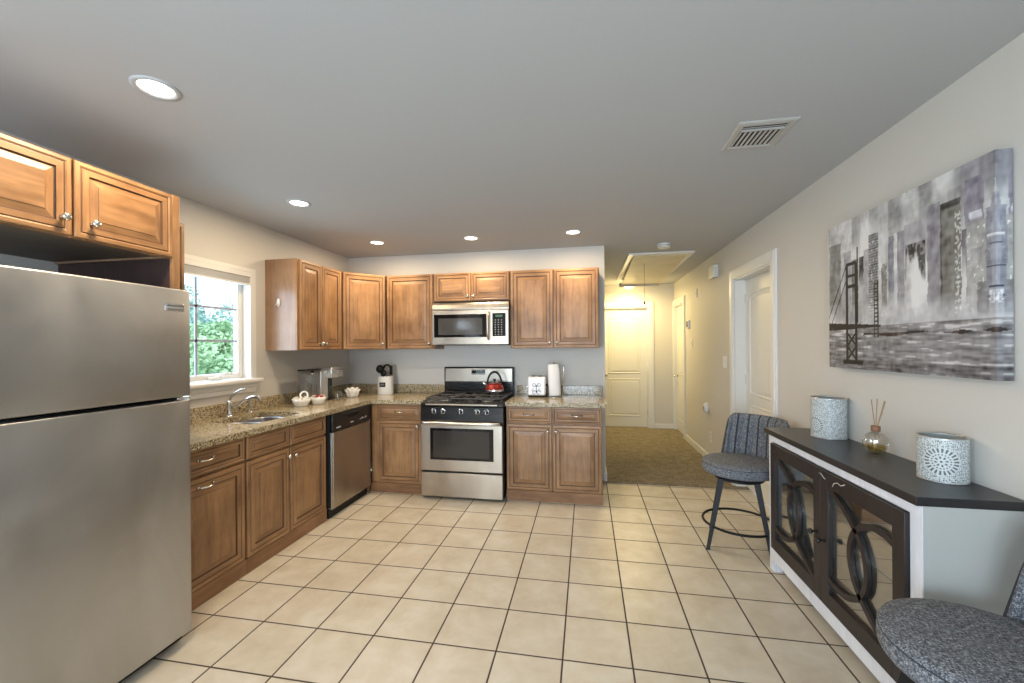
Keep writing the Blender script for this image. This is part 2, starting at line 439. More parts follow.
# kitchen window
def kitchen_window():
    t = D.objects.new('window_1', None); COL.objects.link(t); t.location = (XL, 0, 0); struct(t, 'white framed kitchen window with grilles over the sink')
    y0, y1, z0, z1 = WY0, WY1, WZ0, WZ1
    b = mb(TRIM)   # jamb lining
    b.box(-.16, .004, y1 - .045, y1 + .012, z0 + .031, z1 + .012); b.box(-.16, .004, y0 - .012, y0 + .03, z0 + .031, z1 + .012); b.box(-.16, .004, y0 + .03, y1 - .045, z1 - .02, z1 + .012)
    b.box(-.16, -.001, y0 + .001, y1 - .001, z0 + .001, z0 + .031)
    b.build('window_jamb', t)
    b = mb(TRIM)   # sash
    sy0, sy1, sz0, sz1 = y0 + .03, y1 - .045, z0 + .035, z1 - .02
    for (a, c_, d, e) in ((sy0, sy0 + .05, sz0, sz1), (sy1 - .045, sy1, sz0, sz1), (sy0 + .05, sy1 - .045, sz0, sz0 + .045), (sy0 + .05, sy1 - .045, sz1 - .06, sz1)):
        b.box(-.115, -.075, a, c_, d, e, .004)
    b.build('window_sash', t)
    g0, g1 = sy0 + .05, sy1 - .045
    b = mb(mat('grille_backlit_shade', (.30, .34, .42), .5))  # backlit shade of the bars put into their slate-blue colour
    ym = 2.597; b.box(-.100, -.090, ym - .009, ym + .009, sz0 + .04, sz1 - .03)
    for z in (1.50, 1.76): b.box(-.100, -.090, g0, g1, z - .009, z + .009)
    b.build('window_grille', t)
    b = mb(PANE); b.box(-.097, -.093, g0 - .01, g1 + .01, sz0 + .03, sz1 - .03); b.build('window_pane', t)
    b = mb(TRIM)
    prof = [(0, -.005), (.055, -.005), (.062, .006), (.062, .020), (.055, .030), (0, .030)]
    b.rings([[(x, y0 - .05, z0 + z) for x, z in prof], [(x, y1 + .03, z0 + z) for x, z in prof]], smooth=False)
    b.build('window_sill', t)
    b = mb(TRIM)
    prof = [(0, -.006), (.040, -.006), (.034, -.03), (.020, -.05), (.016, -.08), (0, -.085)]
    b.rings([[(x, y0 - .03, z0 + z) for x, z in prof], [(x * .9, y1 + .012 + z * .35 + .01, z0 + z) for x, z in prof]], smooth=False)
    b.build('window_apron', t)
    b = mb(WHITE); yk = 2.735
    b.box(-.075, -.045, yk - .07, yk + .045, z0 + .036, z0 + .062, .006)
    h = b.build('window_crank', t)
    c = mb(WHITE); c.tube([(-.055, yk + .01, z0 + .06), (-.035, yk + .03, z0 + .078), (-.03, yk + .09, z0 + .082), (-.03, yk + .13, z0 + .07)], [.008, .010, .010, .008], 8); c.build('crank_handle', h)
kitchen_window()
# raised blind
t = thing('window_blind', 'white slatted blind pulled up to the top of the kitchen window', 'blind', (XL, 0, 0))
b = mb(WHITE); b.box(-.040, .016, WY0 + .035, WY1 - .05, 2.032, 2.072, .004); b.build('head_rail', t)
b = mb(mat('blind_slats', (.66, .66, .66), .4))
for k in range(7):
    z = 2.027 - k * .0065; b.box(-.038, .012, WY0 + .037, WY1 - .052, z - .0035, z)
b.build('slats', t)
b = mb(WHITE); b.box(-.038, .012, WY0 + .037, WY1 - .052, 1.966, 1.981, .003); b.build('bottom_rail', t)

# ------------------------------------------------------------------ outside
GRASS = paint('grass', (.10, .20, .05)); BARK = mat('bark', (.16, .11, .08), .9)
b = mb(GRASS); b.box(-70, -4.5, -30, 60, -3.2, -3.0); o = b.build('ground_outside'); struct(o)
def leafmat(name, c1, c2):
    m = mat(name, rough=.6); n = noise(m, coords(m, (1, 1, 1)), 1.2, 4, .7)
    r = ramp(m, [(.35, c1), (.65, c2)]); lk(m, n.outputs[0], r.inputs[0]); lk(m, r.outputs[0], bsdf(m).inputs['Base Color'])
    bsdf(m).inputs['Subsurface Weight'].default_value = 0
    return m
LEAF1 = leafmat('leaves_hazy_green', (.20, .38, .17), (.56, .72, .44)); LEAF2 = leafmat('leaves_hazy_blue', (.19, .35, .30), (.52, .68, .62))  # pale bluish cast of haze and overexposure put into the leaf colours
def tree(label, x, y, h, rad, lm, n, seed):
    rnd = random.Random(seed)
    t = thing('leafy_tree', label, 'tree', (x, y, -3.0), 0)
    b = mb(BARK); b.tube([(0, 0, 0), (.08, .05, h * .35), (0, .1, h * .7)], [.22, .17, .08], 8)
    for k in range(6):
        a = k * 1.1; b.tube([(.05, .05, h * .35 + k * .2), (rad * .5 * cos(a), rad * .5 * sin(a), h * .62 + k * .15)], [.08, .03], 6)
    b.build('trunk', t)
    b = mb(lm)
    cl = [(rnd.gauss(0, rad * .42), rnd.gauss(0, rad * .42), h * .72 + rnd.gauss(0, h * .11), rad * rnd.uniform(.28, .50)) for _ in range(34)]
    for i in range(n):
        cx, cy, cz_, cr = cl[i % 34]
        d = Vector((rnd.gauss(0, 1), rnd.gauss(0, 1), rnd.gauss(0, 1))).normalized() * cr * rnd.uniform(.6, 1.05)
        c = Vector((cx, cy, cz_)) + d
        u = Vector((rnd.uniform(-1, 1), rnd.uniform(-1, 1), rnd.uniform(-.5, .5))).normalized(); v = u.orthogonal().normalized()
        v = (Matrix.Rotation(rnd.uniform(0, 6.28), 3, u) @ v); s = rnd.uniform(.05, .10)
        b.f([b.bm.verts.new(c + u * s), b.bm.verts.new(c + v * s * .55), b.bm.verts.new(c - u * s), b.bm.verts.new(c - v * s * .55)])
    me = b.build('foliage', t)
tree('leafy green tree seen low in the middle of the kitchen window', -14.0, 12.7, 5.75, 1.35, LEAF1, 22000, 1)
tree('tree tinted blue-green for haze at the right side of the kitchen window view', -15.3, 16.4, 6.0, 1.5, LEAF2, 22000, 2)
tree('taller tree standing behind at the left side of the kitchen window view', -21.0, 18.6, 7.0, 1.9, LEAF2, 22000, 3)
tree('green treetop paled for haze filling the bottom of the kitchen window view', -9.4, 8.9, 4.25, 1.05, LEAF1, 15000, 4)

# ------------------------------------------------------------------ cabinetry
def panel_front(name, w, h, parent, loc, small=False, t=.020, rot=None):
    """raised panel front, local x 0..w, z 0..h, front at y=0 facing -y"""
    k = {True: .60, False: 1}.get(small, small)
    P = [(0, t, 0), (0, .005, 0), (.003, .001, 0), (.020 * k, 0, 0), (.026 * k, .0034, 0), (.0275 * k, .0044, 1), (.031 * k, .0040, 1), (.033 * k, .0012, 0), (.060 * k, .0010, 0),
         (.0625 * k, .0075, 1), (.067 * k, .0080, 1), (.074 * k, .0072, 0), (.098 * k, .0024, 0), (.0995 * k, .0010, 1), (.1025 * k, .0006, 0)]
    m = MB()
    for q in (W_V, W_H, GLAZE): m.m(q)
    vs = []
    for d, y, g in P:
        vs.append([m.bm.verts.new(p) for p in ((d, y, d), (w - d, y, d), (w - d, y, h - d), (d, y, h - d))])
    for (i, a), b_ in zip(enumerate(vs), vs[1:]):
        for e in range(4):
            j = (e + 1) % 4
            g = P[i + 1][2] and (P[i][2] == 0 or True)
            m.mi = 2 if g else (1 if e in (0, 2) else 0)
            m.f([a[e], a[j], b_[j], b_[e]])
    m.mi = 0 if h >= w else 1
    m.f(vs[-1]); m.mi = 0; m.f(vs[0][::-1])
    return m.build(name, parent, loc, rot)
def knob(parent, x, z):
    b = mb(NICKEL); b.lathe([(.009, 0), (.006, -.004), (.005, -.014), (.011, -.018), (.0155, -.024), (.0155, -.028), (.010, -.034), (0, -.036)], (x, 0, z), 16, 1, 1, 'y')
    return b.build('knob', parent)
def pull(parent, x, z, L=.095):
    b = mb(NICKEL); n = 12; pts = []; rad = []
    for i in range(n + 1):
        s = i / n; pts.append((x - L / 2 + L * s, -.004 - .026 * sin(pi * s) ** .7, z - .004 * sin(pi * s))); rad.append(.0065 - .002 * sin(pi * s))
    b.tube(pts, rad, 8)
    for q in (-1, 1): b.lathe([(.010, 0), (.009, -.006), (.004, -.009)], (x + q * L / 2, 0, z), 12, axis='y')
    return b.build('pull_handle', parent)

def base_unit(label, w, loc, rz, fronts, depth=.60, toe=-.016, group=None, side_r=False, h=.881):
    """fronts: list of (kind, x0, x1, z0, z1, hardware)"""
    t = thing('base_cabinet', label, 'cabinet', loc, rz, group)
    b = mb(W_V); b.box(0, w, .021, .040, .098, h)                       # face frame
    b.m(W_SIDE).box(0, .018, .040, depth, .098, h); b.box(w - .018, w, .040, depth, .098, h)
    b.box(.018, w - .018, depth - .01, depth, .098, h); b.box(.018, w - .018, .04, depth - .01, .098, .113)
    b.build('cabinet_body', t)
    b = mb(W_TOE); b.box(0, w, .02 + toe, .04 + toe, 0, .096); 
    b.box(0, .018, .04 + toe, depth, 0, .096); b.box(w - .018, w, .04 + toe, depth, 0, .096); b.build('plinth', t)
    for kind, x0, x1, z0, z1, hw in fronts:
        o = panel_front(kind, x1 - x0, z1 - z0, t, (x0, 0, z0), kind == 'drawer')
        if hw:
            if hw[0] == 'knob': knob(o, hw[1] - x0, hw[2] - z0)
            else: pull(o, hw[1] - x0, hw[2] - z0)
    return t
DZ0, DZ1, RZ0, RZ1 = .099, .713, .729, .877
FX, FY = -2.137, 3.795     # front planes of left run and back run
def yl(y, y0): return y - y0
# left run (local x = Y - y0)
base_unit('base cabinet right beside the fridge, with a drawer over a pull-out door', .507, (FX, 1.768, 0), R(90),
          [('drawer', .010, .499, RZ0, RZ1, ('pull', .225, .812)), ('door', .010, .499, DZ0, DZ1, ('pull', .225, .662))])
base_unit('wide sink base cabinet under the window with two false drawers and two doors', .822, (FX, 2.277, 0), R(90),
          [('drawer', .008, .388, RZ0, RZ1, None), ('drawer', .398, .814, RZ0, RZ1, None),
           ('door', .008, .388, DZ0, DZ1, ('knob', .364, .652)), ('door', .398, .814, DZ0, DZ1, ('knob', .426, .652))])
# back-left unit with corner filler
base_unit('base cabinet between dishwasher and range with one drawer and one door', .557, (-2.131, FY, 0), 0,
          [('drawer', .067, .533, RZ0, RZ1, ('pull', .31, .806)), ('door', .067, .533, DZ0, DZ1, ('knob', .503, .667))], depth=.64)
base_unit('two-door base cabinet with two drawers standing right of the range', .884, (-.751, FY, 0), 0,
          [('drawer', .006, .429, RZ0, RZ1, ('pull', .215, .806)), ('drawer', .439, .878, RZ0, RZ1, ('pull', .655, .806)),
           ('door', .006, .429, DZ0, DZ1, ('knob', .392, .657)), ('door', .439, .878, DZ0, DZ1, ('knob', .472, .657))], depth=.64)
# blind corner filler panel facing the room between dishwasher and back run
b = mb(W_V); b.box(XL + .05, FX - .002, 3.768, 3.80, .0, .880); tag(b.build('corner_filler'), 'narrow wooden corner filler between dishwasher and back cabinets', 'panel')

def wall_unit(label, w, h, loc, rz, doors, depth=.31, group=None, name='wall_cabinet', lightside=None, z0=0):
    t = thing(name, label, 'cabinet', loc, rz, group)
    b = mb(W_V); b.box(0, w, .021, .040, 0, h)
    b.m(W_SIDE).box(0, .016, .040, depth, 0, h); b.box(w - .016, w, .040, depth, 0, h)
    b.m(W_UNDER).box(.016, w - .016, .040, depth, .010, .025); b.box(.016, w - .016, .040, depth, h - .016, h); b.box(.016, w - .016, depth - .008, depth, .02, h)
    b.build('cabinet_body', t)
    for x0, x1, hw in doors:
        o = panel_front('door', x1 - x0, h - .008, t, (x0, 0, .004), .84 if h < .4 else False)
        knob(o, hw[0] - x0, hw[1])
    return t
UZ, UH = 1.420, .795
UY = 4.13
wall_unit('upper cabinet with two narrow doors on the left wall, plain side towards the window', .640, UH, (-2.437, 3.165, UZ), R(90),
          [(.022, .318, (.292, .055)), (.324, .630, (.350, .055))], depth=.333)
wall_unit('upper cabinet left of the microwave with a single broad door', .535, UH, (-2.125, UY, UZ), 0, [(.008, .522, (.490, .055))], depth=.33)
wall_unit('short two-door cabinet directly above the microwave', .815, .300, (-1.587, UY, 1.915), 0, [(.006, .402, (.372, .045)), (.410, .808, (.440, .045))], depth=.33)
wall_unit('upper cabinet with two tall doors right of the microwave', .893, UH, (-.768, UY, UZ), 0, [(.010, .436, (.405, .055)), (.446, .884, (.478, .055))], depth=.33)
# diagonal corner unit
t = thing('corner_wall_cabinet', 'diagonal corner upper cabinet with one door between the left wall and the back wall', 'cabinet', (0, 0, UZ))
A, B_ = Vector((-2.437, 3.808)), Vector((-2.128, 4.128))
nrm = Vector(((B_ - A).y, -(B_ - A).x)).normalized()
A2, B2 = A - nrm * .021, B_ - nrm * .021
b = mb(W_SIDE); b.prism([tuple(A2), tuple(B2), (-2.128, YB - .001), (XL + .001, YB - .001), (XL + .001, 3.808)], 0, UH); b.build('cabinet_body', t)
L = (B_ - A).length; ang = math.atan2((B_ - A).y, (B_ - A).x)
o = panel_front('door', L - .012, UH - .008, t, (A.x + .006 * cos(ang), A.y + .006 * sin(ang), .004), rot=(0, 0, ang)); knob(o, L - .05, .055)
# small upper beside the window
wall_unit('narrow upper cabinet between the fridge panel and the window', .382, UH, (-2.437, 1.766, UZ), R(90), [(.006, .376, (.340, .055))], depth=.332)
# above-fridge cabinet
FH = .320
t = wall_unit('deep two-door cabinet above the fridge', .809, FH, (-2.030, .918, 1.893), R(90), [(.004, .396, (.362, .066)), (.404, .806, (.462, .066))], depth=.735)
# tall end panel
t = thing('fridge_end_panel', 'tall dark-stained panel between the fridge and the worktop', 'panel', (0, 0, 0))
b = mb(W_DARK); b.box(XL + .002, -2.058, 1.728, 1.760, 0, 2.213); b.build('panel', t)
b = mb(W_V); b.box(-2.056, -2.036, 1.726, 1.763, 0, 2.213, .002); b.build('front_edging', t)
# white oval hook on the side of the left upper cabinet
t = thing('adhesive_hook', 'small white oval hook stuck to the side of the left upper cabinet', 'hook', (-2.635, 3.163, 1.835))
b = mb(WHITE); b.lathe([(.020, 0), (.020, -.004), (.014, -.008), (0, -.009)], (0, 0, 0), 20, .8, 1.9, 'y'); b.build('base_plate', t)
b = mb(CHROME); b.tube([(0, -.008, -.010), (0, -.018, -.022), (0, -.026, -.020), (0, -.028, -.008)], .004, 8); b.build('hook_arm', t)

# ------------------------------------------------------------------ worktops
CT0, CT1 = .883, .921
def counter(name, label, polyboxes, splash):
    t = thing(name, label, 'worktop', (0, 0, 0))
    b = mb(GRANITE)
    for q in polyboxes: b.box(*q)
    b.build('granite_slab', t)
    b = mb(GRANITE)
    for q in splash: b.box(*q, .003)
    tag(b.build('granite_backsplash'), 'short granite backsplash strip behind the toaster', 'backsplash')
    return t
SX0, SX1, SY0, SY1 = -2.625, -2.24, 2.455, 2.955     # sink cutout
t = thing('granite_worktop', 'L-shaped speckled granite worktop holding the sink, running to the range', 'worktop', (0, 0, 0))
b = mb(GRANITE)
def hole_slab(b, outer, hole, z0, z1):
    """slab with one rounded hole, built from matching loops"""
    n = len(hole)
    pass
bm = b.bm
outer = [(XL + .001, 1.764), (-2.112, 1.764), (-2.112, 3.772), (-1.572, 3.772), (-1.572, YB - .001), (XL + .001, YB - .001)]
hole = []
rc = .07
for cx, cy, a0 in ((SX1 - rc, SY1 - rc, 0), (SX0 + rc, SY1 - rc, 90), (SX0 + rc, SY0 + rc, 180), (SX1 - rc, SY0 + rc, 270)):
    for k in range(7): a = R(a0 + k * 15); hole.append((cx + rc * cos(a), cy + rc * sin(a)))
for z in (CT0, CT1):
    ov = [bm.verts.new((x, y, z)) for x, y in outer]; hv = [bm.verts.new((x, y, z)) for x, y in hole]
    es = [bm.edges.new((ov[i], ov[(i + 1) % len(ov)])) for i in range(len(ov))] + [bm.edges.new((hv[i], hv[(i + 1) % len(hv)])) for i in range(len(hv))]
    bmesh.ops.triangle_fill(bm, use_beauty=True, use_dissolve=False, edges=es)
    if z == CT0: lo_o, lo_h = ov, hv
    else:
        for lo, hi in ((lo_o, ov), (lo_h, hv)):
            for i in range(len(lo)):
                j = (i + 1) % len(lo); bm.faces.new([lo[i], lo[j], hi[j], hi[i]])
b.build('granite_slab', t)
b = mb(GRANITE); b.box(XL + .001, XL + .021, 1.764, YB - .001, CT1, 1.016, .002); b.box(XL + .021, -1.572, YB - .021, YB - .001, CT1, 1.016, .002); tag(b.build('granite_backsplash'), 'long L-shaped granite backsplash below the window and behind the coffee maker', 'backsplash')
counter('granite_worktop', 'short granite worktop right of the range holding the toaster', [(-.753, .172, 3.772, YB - .001, CT0, CT1)], [(-.753, .166, YB - .021, YB - .001, CT1, 1.016)])

# sink: undermounted double bowl
t = thing('double_sink', 'undermounted stainless steel double sink below the kitchen window', 'sink', (0, 0, 0))
def bowl(y0, y1, name='bowl'):
    b = mb(STEELB)
    def loop(d, z, r):
        pts = []
        for cx, cy, a0 in ((SX1 - d - r, y1 - d - r, 0), (SX0 + d + r, y1 - d - r, 90), (SX0 + d + r, y0 + d + r, 180), (SX1 - d - r, y0 + d + r, 270)):
            for k in range(6): a = R(a0 + k * 18); pts.append((cx + r * cos(a), cy + r * sin(a), z))
        return pts
    b.rings([loop(-.012, .8815, .07), loop(.0, .8815, .07), loop(.004, .868, .068), loop(.010, .72, .06), loop(.03, .695, .05), loop(.12, .69, .03)], True, False, True)
    o = b.build(name, t)
    d = mb(CHROME); d.lathe([(.042, .0005), (.038, .004), (.026, .002), (0, .001)], ((SX0 + SX1) / 2, (y0 + y1) / 2, .690), 20); d.build('drain', o)
bowl(SY0, 2.715); bowl(2.74, SY1)
# faucet
t = thing('kitchen_faucet', 'chrome kitchen faucet with curved lever standing behind the sink', 'faucet', (-2.685, 2.700, CT1))
b = mb(CHROME); b.lathe([(.032, 0), (.032, .006), (.024, .012), (.021, .03), (.021, .085), (.024, .10), (.022, .118), (.012, .128), (0, .13)], (0, 0, 0), 24); b.build('faucet_body', t)
b = mb(CHROME); b.tube([(.01, 0.01, .055), (.045, .03, .085), (.09, .05, .120), (.135, .065, .140), (.175, .078, .142), (.192, .083, .134), (.197, .085, .110)], [.012, .012, .0125, .014, .0155, .014, .011], 12); b.build('spout', t)
b = mb(CHROME); b.tube([(0, 0, .118), (.012, .008, .15), (.035, .025, .18), (.065, .045, .20), (.10, .065, .208)], [.012, .011, .010, .009, .006], 10); b.build('lever', t)
t = thing('side_sprayer', 'chrome side sprayer on the worktop to the right of the faucet', 'sprayer', (-2.690, 2.905, CT1))
b = mb(CHROME); b.lathe([(.022, 0), (.022, .005), (.016, .010), (.013, .022)], (0, 0, 0), 20); b.build('holder', t)
b = mb(CHROME); b.lathe([(.011, .02), (.012, .05), (.014, .085), (.017, .105), (.017, .118), (.012, .124), (0, .125)], (0, 0, 0), 16); b.build('spray_head', t)

# ------------------------------------------------------------------ fridge
t = thing('refrigerator', 'large smudged stainless steel top-freezer refrigerator', 'refrigerator', (-1.926, .925, 0), R(90))
# local x along width 0..0.782, y depth
FW = .799
b = mb(BLACKM); b.box(.006, FW - .006, .085, .80, .04, 1.712, .006); b.build('cabinet_body', t)
def fridge_door(name, z0, z1):
    b = mb(STEELF); n = 14; front = []
    r = .018
    prof = [(0, .078)] + [(0, r + .004)] + [(r - r * cos(R(a)), r + .0 - r * sin(R(a))) for a in range(0, 91, 15)]
    prof += [(FW * k / 8, -.006 * sin(pi * k / 8)) for k in range(1, 8)]
    prof += [(FW - r + r * sin(R(a)), r - r * cos(R(a))) for a in range(0, 91, 15)] + [(FW, r + .004), (FW, .078)]
    rr = .010; lv = []
    for z, d in ((z0, .006), (z0 + .003, .002), (z0 + .008, 0), (z1 - .008, 0), (z1 - .003, .002), (z1, .006)):
        lv.append([(min(max(x, d), FW - d), y + d, z) for x, y in prof])
    b.rings(lv); return b.build(name, t)
fz = fridge_door('freezer_door', 1.208, 1.726); fd = fridge_door('fridge_door', .055, 1.192)
b = mb(CHROME); b.box(FW - .070, FW - .005, .004, .05, 1.1945, 1.2055, .002); b.build('door_hinge', t)
b = mb(BLACKM); b.box(.01, FW - .012, .055, .085, .012, .052); 
for k in range(5): b.box(.02, FW - .03, .050, .056, .016 + k * .007, .019 + k * .007)
b.build('toe_grille', t)
for x in (.05, FW - .05): b = mb(BLACKM); b.lathe([(.018, -.012), (.018, .012)], (x, .10, .018), 16, axis='y'); b.build('leveling_foot', t)
for door, z0, z1 in ((fz, 1.25, 1.60), (fd, .62, 1.15)):
    b = mb(STEEL); b.tube([(.050, -.004, z0), (.050, -.045, z0 + .015), (.050, -.05, z0 + .06), (.050, -.05, z1 - .06), (.050, -.045, z1 - .015), (.050, -.004, z1)], .011, 10); b.build('door_handle', door)
b = mb(CHROME); b.box(.665, .755, -.006, .0, 1.621, 1.654, .001)
b.m(mat('badge_inset', (.25, .25, .26), .3, .8)).box(.676, .753, -.0075, -.005, 1.640, 1.648); b.box(.676, .753, -.0075, -.005, 1.624, 1.630)
b.m(CHROME).box(.680, .748, -.0078, -.005, 1.632, 1.637); b.build('name_badge', fz)

# ------------------------------------------------------------------ dishwasher
t = thing('dishwasher', 'stainless steel dishwasher with black control strip under the left worktop', 'dishwasher', (-2.110, 3.104, 0), R(90))
DW = .655
b = mb(BLACKM); b.box(0, DW, .035, .60, .08, .880); b.box(.0, DW, .055, .08, .0, .08); b.box(0, .018, .010, .034, .10, .878); b.build('tub_body', t)
b = mb(STEEL); b.box(.045, DW - .004, 0, .032, .078, .722, .005); d_ = b.build('door', t)
b = mb(mat('steel_edge', (.5, .5, .5), .3, .9)); b.box(.022, .044, .003, .032, .078, .722, .003); b.build('door_side_trim', t)
b = mb(BLACK); b.box(.030, DW - .004, -.004, .032, .728, .878, .006); cp = b.build('control_panel', t)
b = mb(BLACKM); b.box(.22, .44, -.012, -.003, .836, .852, .003); b.box(.25, .41, -.0052, -.003, .815, .836); b.build('pocket_handle', cp)
PRG = mat('print_grey', (.55, .55, .55), .5)
b = mb(PRG); b.box(.085, .150, -.0052, -.0035, .752, .762); b.build('name_mark', cp)
b = mb(PRG); b.box(.30, .35, -.0052, -.0035, .762, .770); b.build('status_print', cp)
for k in range(4): b = mb(PRG); b.box(.455 + k * .032, .472 + k * .032, -.0052, -.0035, .768, .774 + (k % 2) * .008); b.build('button', cp)
b = mb(BLACKM); b.box(.02, DW - .03, .030, .054, .0, .074, .004); b.build('toe_plate', t)

# ------------------------------------------------------------------ range
RX0, RX1, RYF = -1.566, -.759, 3.705
t = thing('gas_range', 'stainless steel gas range with black cooktop between the cabinets', 'range', (RX0, RYF, 0)); t.scale = (1, 1, 1.010)
RW = RX1 - RX0; RDp = YB - RYF - .004
b = mb(BLACKM); b.box(.004, RW - .004, .035, RDp, .035, .895); b.box(.03, .07, .06, .10, 0, .04); b.box(RW - .07, RW - .03, .06, .10, 0, .04); b.box(.03, .07, RDp - .1, RDp - .06, 0, .04); b.box(RW - .07, RW - .03, RDp - .1, RDp - .06, 0, .04)
b.build('range_body', t)
b = mb(STEEL); b.box(.006, RW - .010, 0, .034, .026, .250, .004); b.build('storage_drawer', t)
b = mb(STEEL); b.box(.006, RW - .010, -.002, .034, .268, .700, .005); od = b.build('oven_door', t)
b = mb(GLASSBLK); b.box(.100, .715, -.0045, -.001, .372, .668, .001)
b.m(mat('oven_window_inner', (.045, .040, .036), .06)).box(.130, .675, -.0055, -.004, .395, .645)
b.build('oven_window', od)
b = mb(NICKEL)
hz = .722
b.tube([(.03, -.006, hz - .005), (.035, -.035, hz), (.06, -.05, hz), (.20, -.055, hz), (RW / 2, -.056, hz), (RW - .20, -.055, hz), (RW - .06, -.05, hz), (RW - .037, -.035, hz), (RW - .034, -.006, hz - .005)], .016, 12)
b.build('oven_handle', od)
# front control panel
b = mb(BLACK)
prof = [(.034, .722), (.004, .722), (-.004, .735), (-.002, .80), (.012, .862), (.034, .870)]
b.rings([[(.004, y, z) for y, z in prof], [(RW - .004, y, z) for y, z in prof]], smooth=False); cp = b.build('knob_panel', t)
b = mb(CHROME); 
for x in (.135, .225, .400, .560, .650):
    b = mb(BLACK); b.lathe([(.021, .004), (.021, -.006), (.016, -.010), (.014, -.030), (.011, -.033), (0, -.034)], (x, .001, .825), 20, axis='y')
    b.m(NICKEL).box(x - .0035, x + .0035, -.036, -.012, .811, .840, .001)
    b.m(CHROME).lathe([(.0245, .003), (.0245, -.003), (.0212, -.0035)], (x, .001, .825), 24, axis='y', cap0=False, cap1=False)
    b.build('burner_knob', cp)
# cooktop
b = mb(BLACK)
b.box(.0, RW, .012, RDp - .06, .866, .903, .008)
b.m(STEEL).box(.05, RW - .06, .004, .020, .880, .892, .003)
ct = b.build('cooktop', t)
for i, (bx, by, br) in enumerate(((.19, .17, .045), (.62, .17, .05), (.19, .48, .038), (.615, .48, .040), (.405, .33, .045))):
    b = mb(mat('burner_base%d' % i, (.25, .25, .25), .4, .7)) if i == 0 else mb(D.materials['burner_base0'])
    b.lathe([(br * 1.2, .9035), (br * 1.2, .910), (br, .914)], (bx, by, 0), 24); b.m(BLACKM).lathe([(br, .914), (br, .922), (br * .8, .926), (0, .926)], (bx, by, 0), 24); b.build('burner', ct)
for gx0, gx1 in ((.035, .275), (.285, .525), (.535, .778)):
    b = mb(IRON); z = .938; r = .0075; y0, y1 = .045, .615; xm = (gx0 + gx1) / 2
    def bar(p, q, rr=r): b.tube([p, q], rr, 6)
    loop = [(gx0 + .02, y0, z), (gx1 - .02, y0, z), (gx1, y0 + .02, z), (gx1, y1 - .02, z), (gx1 - .02, y1, z), (gx0 + .02, y1, z), (gx0, y1 - .02, z), (gx0, y0 + .02, z)]
    b.tube(loop, r, 6, True)
    ym = (y0 + y1) / 2; bar((gx0, ym, z), (gx1, ym, z))
    for yc in (.17, .48) if gx0 != .285 else (.33,):
        for a in range(0, 360, 45 if gx0 == .285 else 90):
            d = Vector((cos(R(a)), sin(R(a)), 0)); e = Vector((xm, yc, z)) + d * .028
            # run the finger out to the frame
            ts = []
            if abs(d.x) > .01: ts.append(((gx1 if d.x > 0 else gx0) - xm) / d.x)
            if abs(d.y) > .01: ts.append(((y1 if d.y > 0 else y0) - yc) / d.y if gx0 == .285 else (((ym if (yc < ym) == (d.y > 0) else (y0 if d.y < 0 else y1)) - yc) / d.y))
            tt = min(x for x in ts if x > 0)
            bar(tuple(e), tuple(Vector((xm, yc, z)) + d * tt), .006)
    for px, py in ((gx0, y0 + .02), (gx1, y0 + .02), (gx0, y1 - .02), (gx1, y1 - .02)): b.tube([(px, py, z), (px, py, .9035)], .007, 6)
    b.build('grate', ct)
# backguard
b = mb(BLACK); b.box(-.004, RW - .020, RDp - .060, RDp, .905, 1.205, .010); bgd = b.build('backguard', t)
b = mb(STEEL); b.box(.012, RW - .036, RDp - .068, RDp - .058, 1.045, 1.190, .004); b.build('steel_fascia', bgd)
b = mb(GLASSBLK); b.box(.315, .470, RDp - .0705, RDp - .066, 1.125, 1.178, .001)
b.m(D.materials.get('print_grey'))
for k in range(6): b.box(.325 + k * .023, .338 + k * .023, RDp - .0712, RDp - .070, 1.132, 1.138)
for k in range(6): b.box(.325 + k * .023, .336 + k * .023, RDp - .0712, RDp - .070, 1.166, 1.171)
b.m(DISPLAY).box(.365, .425, RDp - .0712, RDp - .070, 1.146, 1.160); b.build('clock_display', bgd)
b = mb(BLACKM)
for k in range(3): b.box(.05, RW - .05, RDp - .064, RDp - .058, .965 + k * .022, .977 + k * .022)
b.build('vent_slots', bgd)

# kettle on rear right burner (stands on the grate)
KX, KY = RX0 + .615, RYF + .50
t = thing('tea_kettle', 'red and chrome whistling kettle with arched black handle on the range', 'kettle', (KX, KY, .956))
RED = mat('red_enamel', (.30, .026, .016), .12, .35)
b = mb(CHROME); b.lathe([(.088, 0), (.098, .006), (.102, .022), (.100, .038)], n=32, cap1=False); b.m(RED).lathe([(.100, .038), (.094, .062), (.078, .088), (.058, .102), (.040, .106)], n=32, cap0=False); b.build('kettle_body', t)
b = mb(CHROME); b.lathe([(.042, .106), (.040, .110), (.022, .116), (.008, .118), (.008, .126)], n=24); ld = b.build('lid', t)
b = mb(BLACKM); b.lathe([(.010, .126), (.016, .134), (.014, .146), (0, .150)], n=16); b.build('lid_knob', ld)
b = mb(CHROME); b.tube([(-.070, -.02, .070), (-.100, -.03, .098), (-.115, -.035, .120)], [.020, .015, .012], 12); b.build('spout', t)
b = mb(BLACKM); n = 16
b.tube([(.078 * cos(pi * k / n), 0, .085 + .135 * sin(pi * k / n)) for k in range(n + 1)], [.007 + .005 * sin(pi * k / n) for k in range(n + 1)], 10); b.build('handle', t)

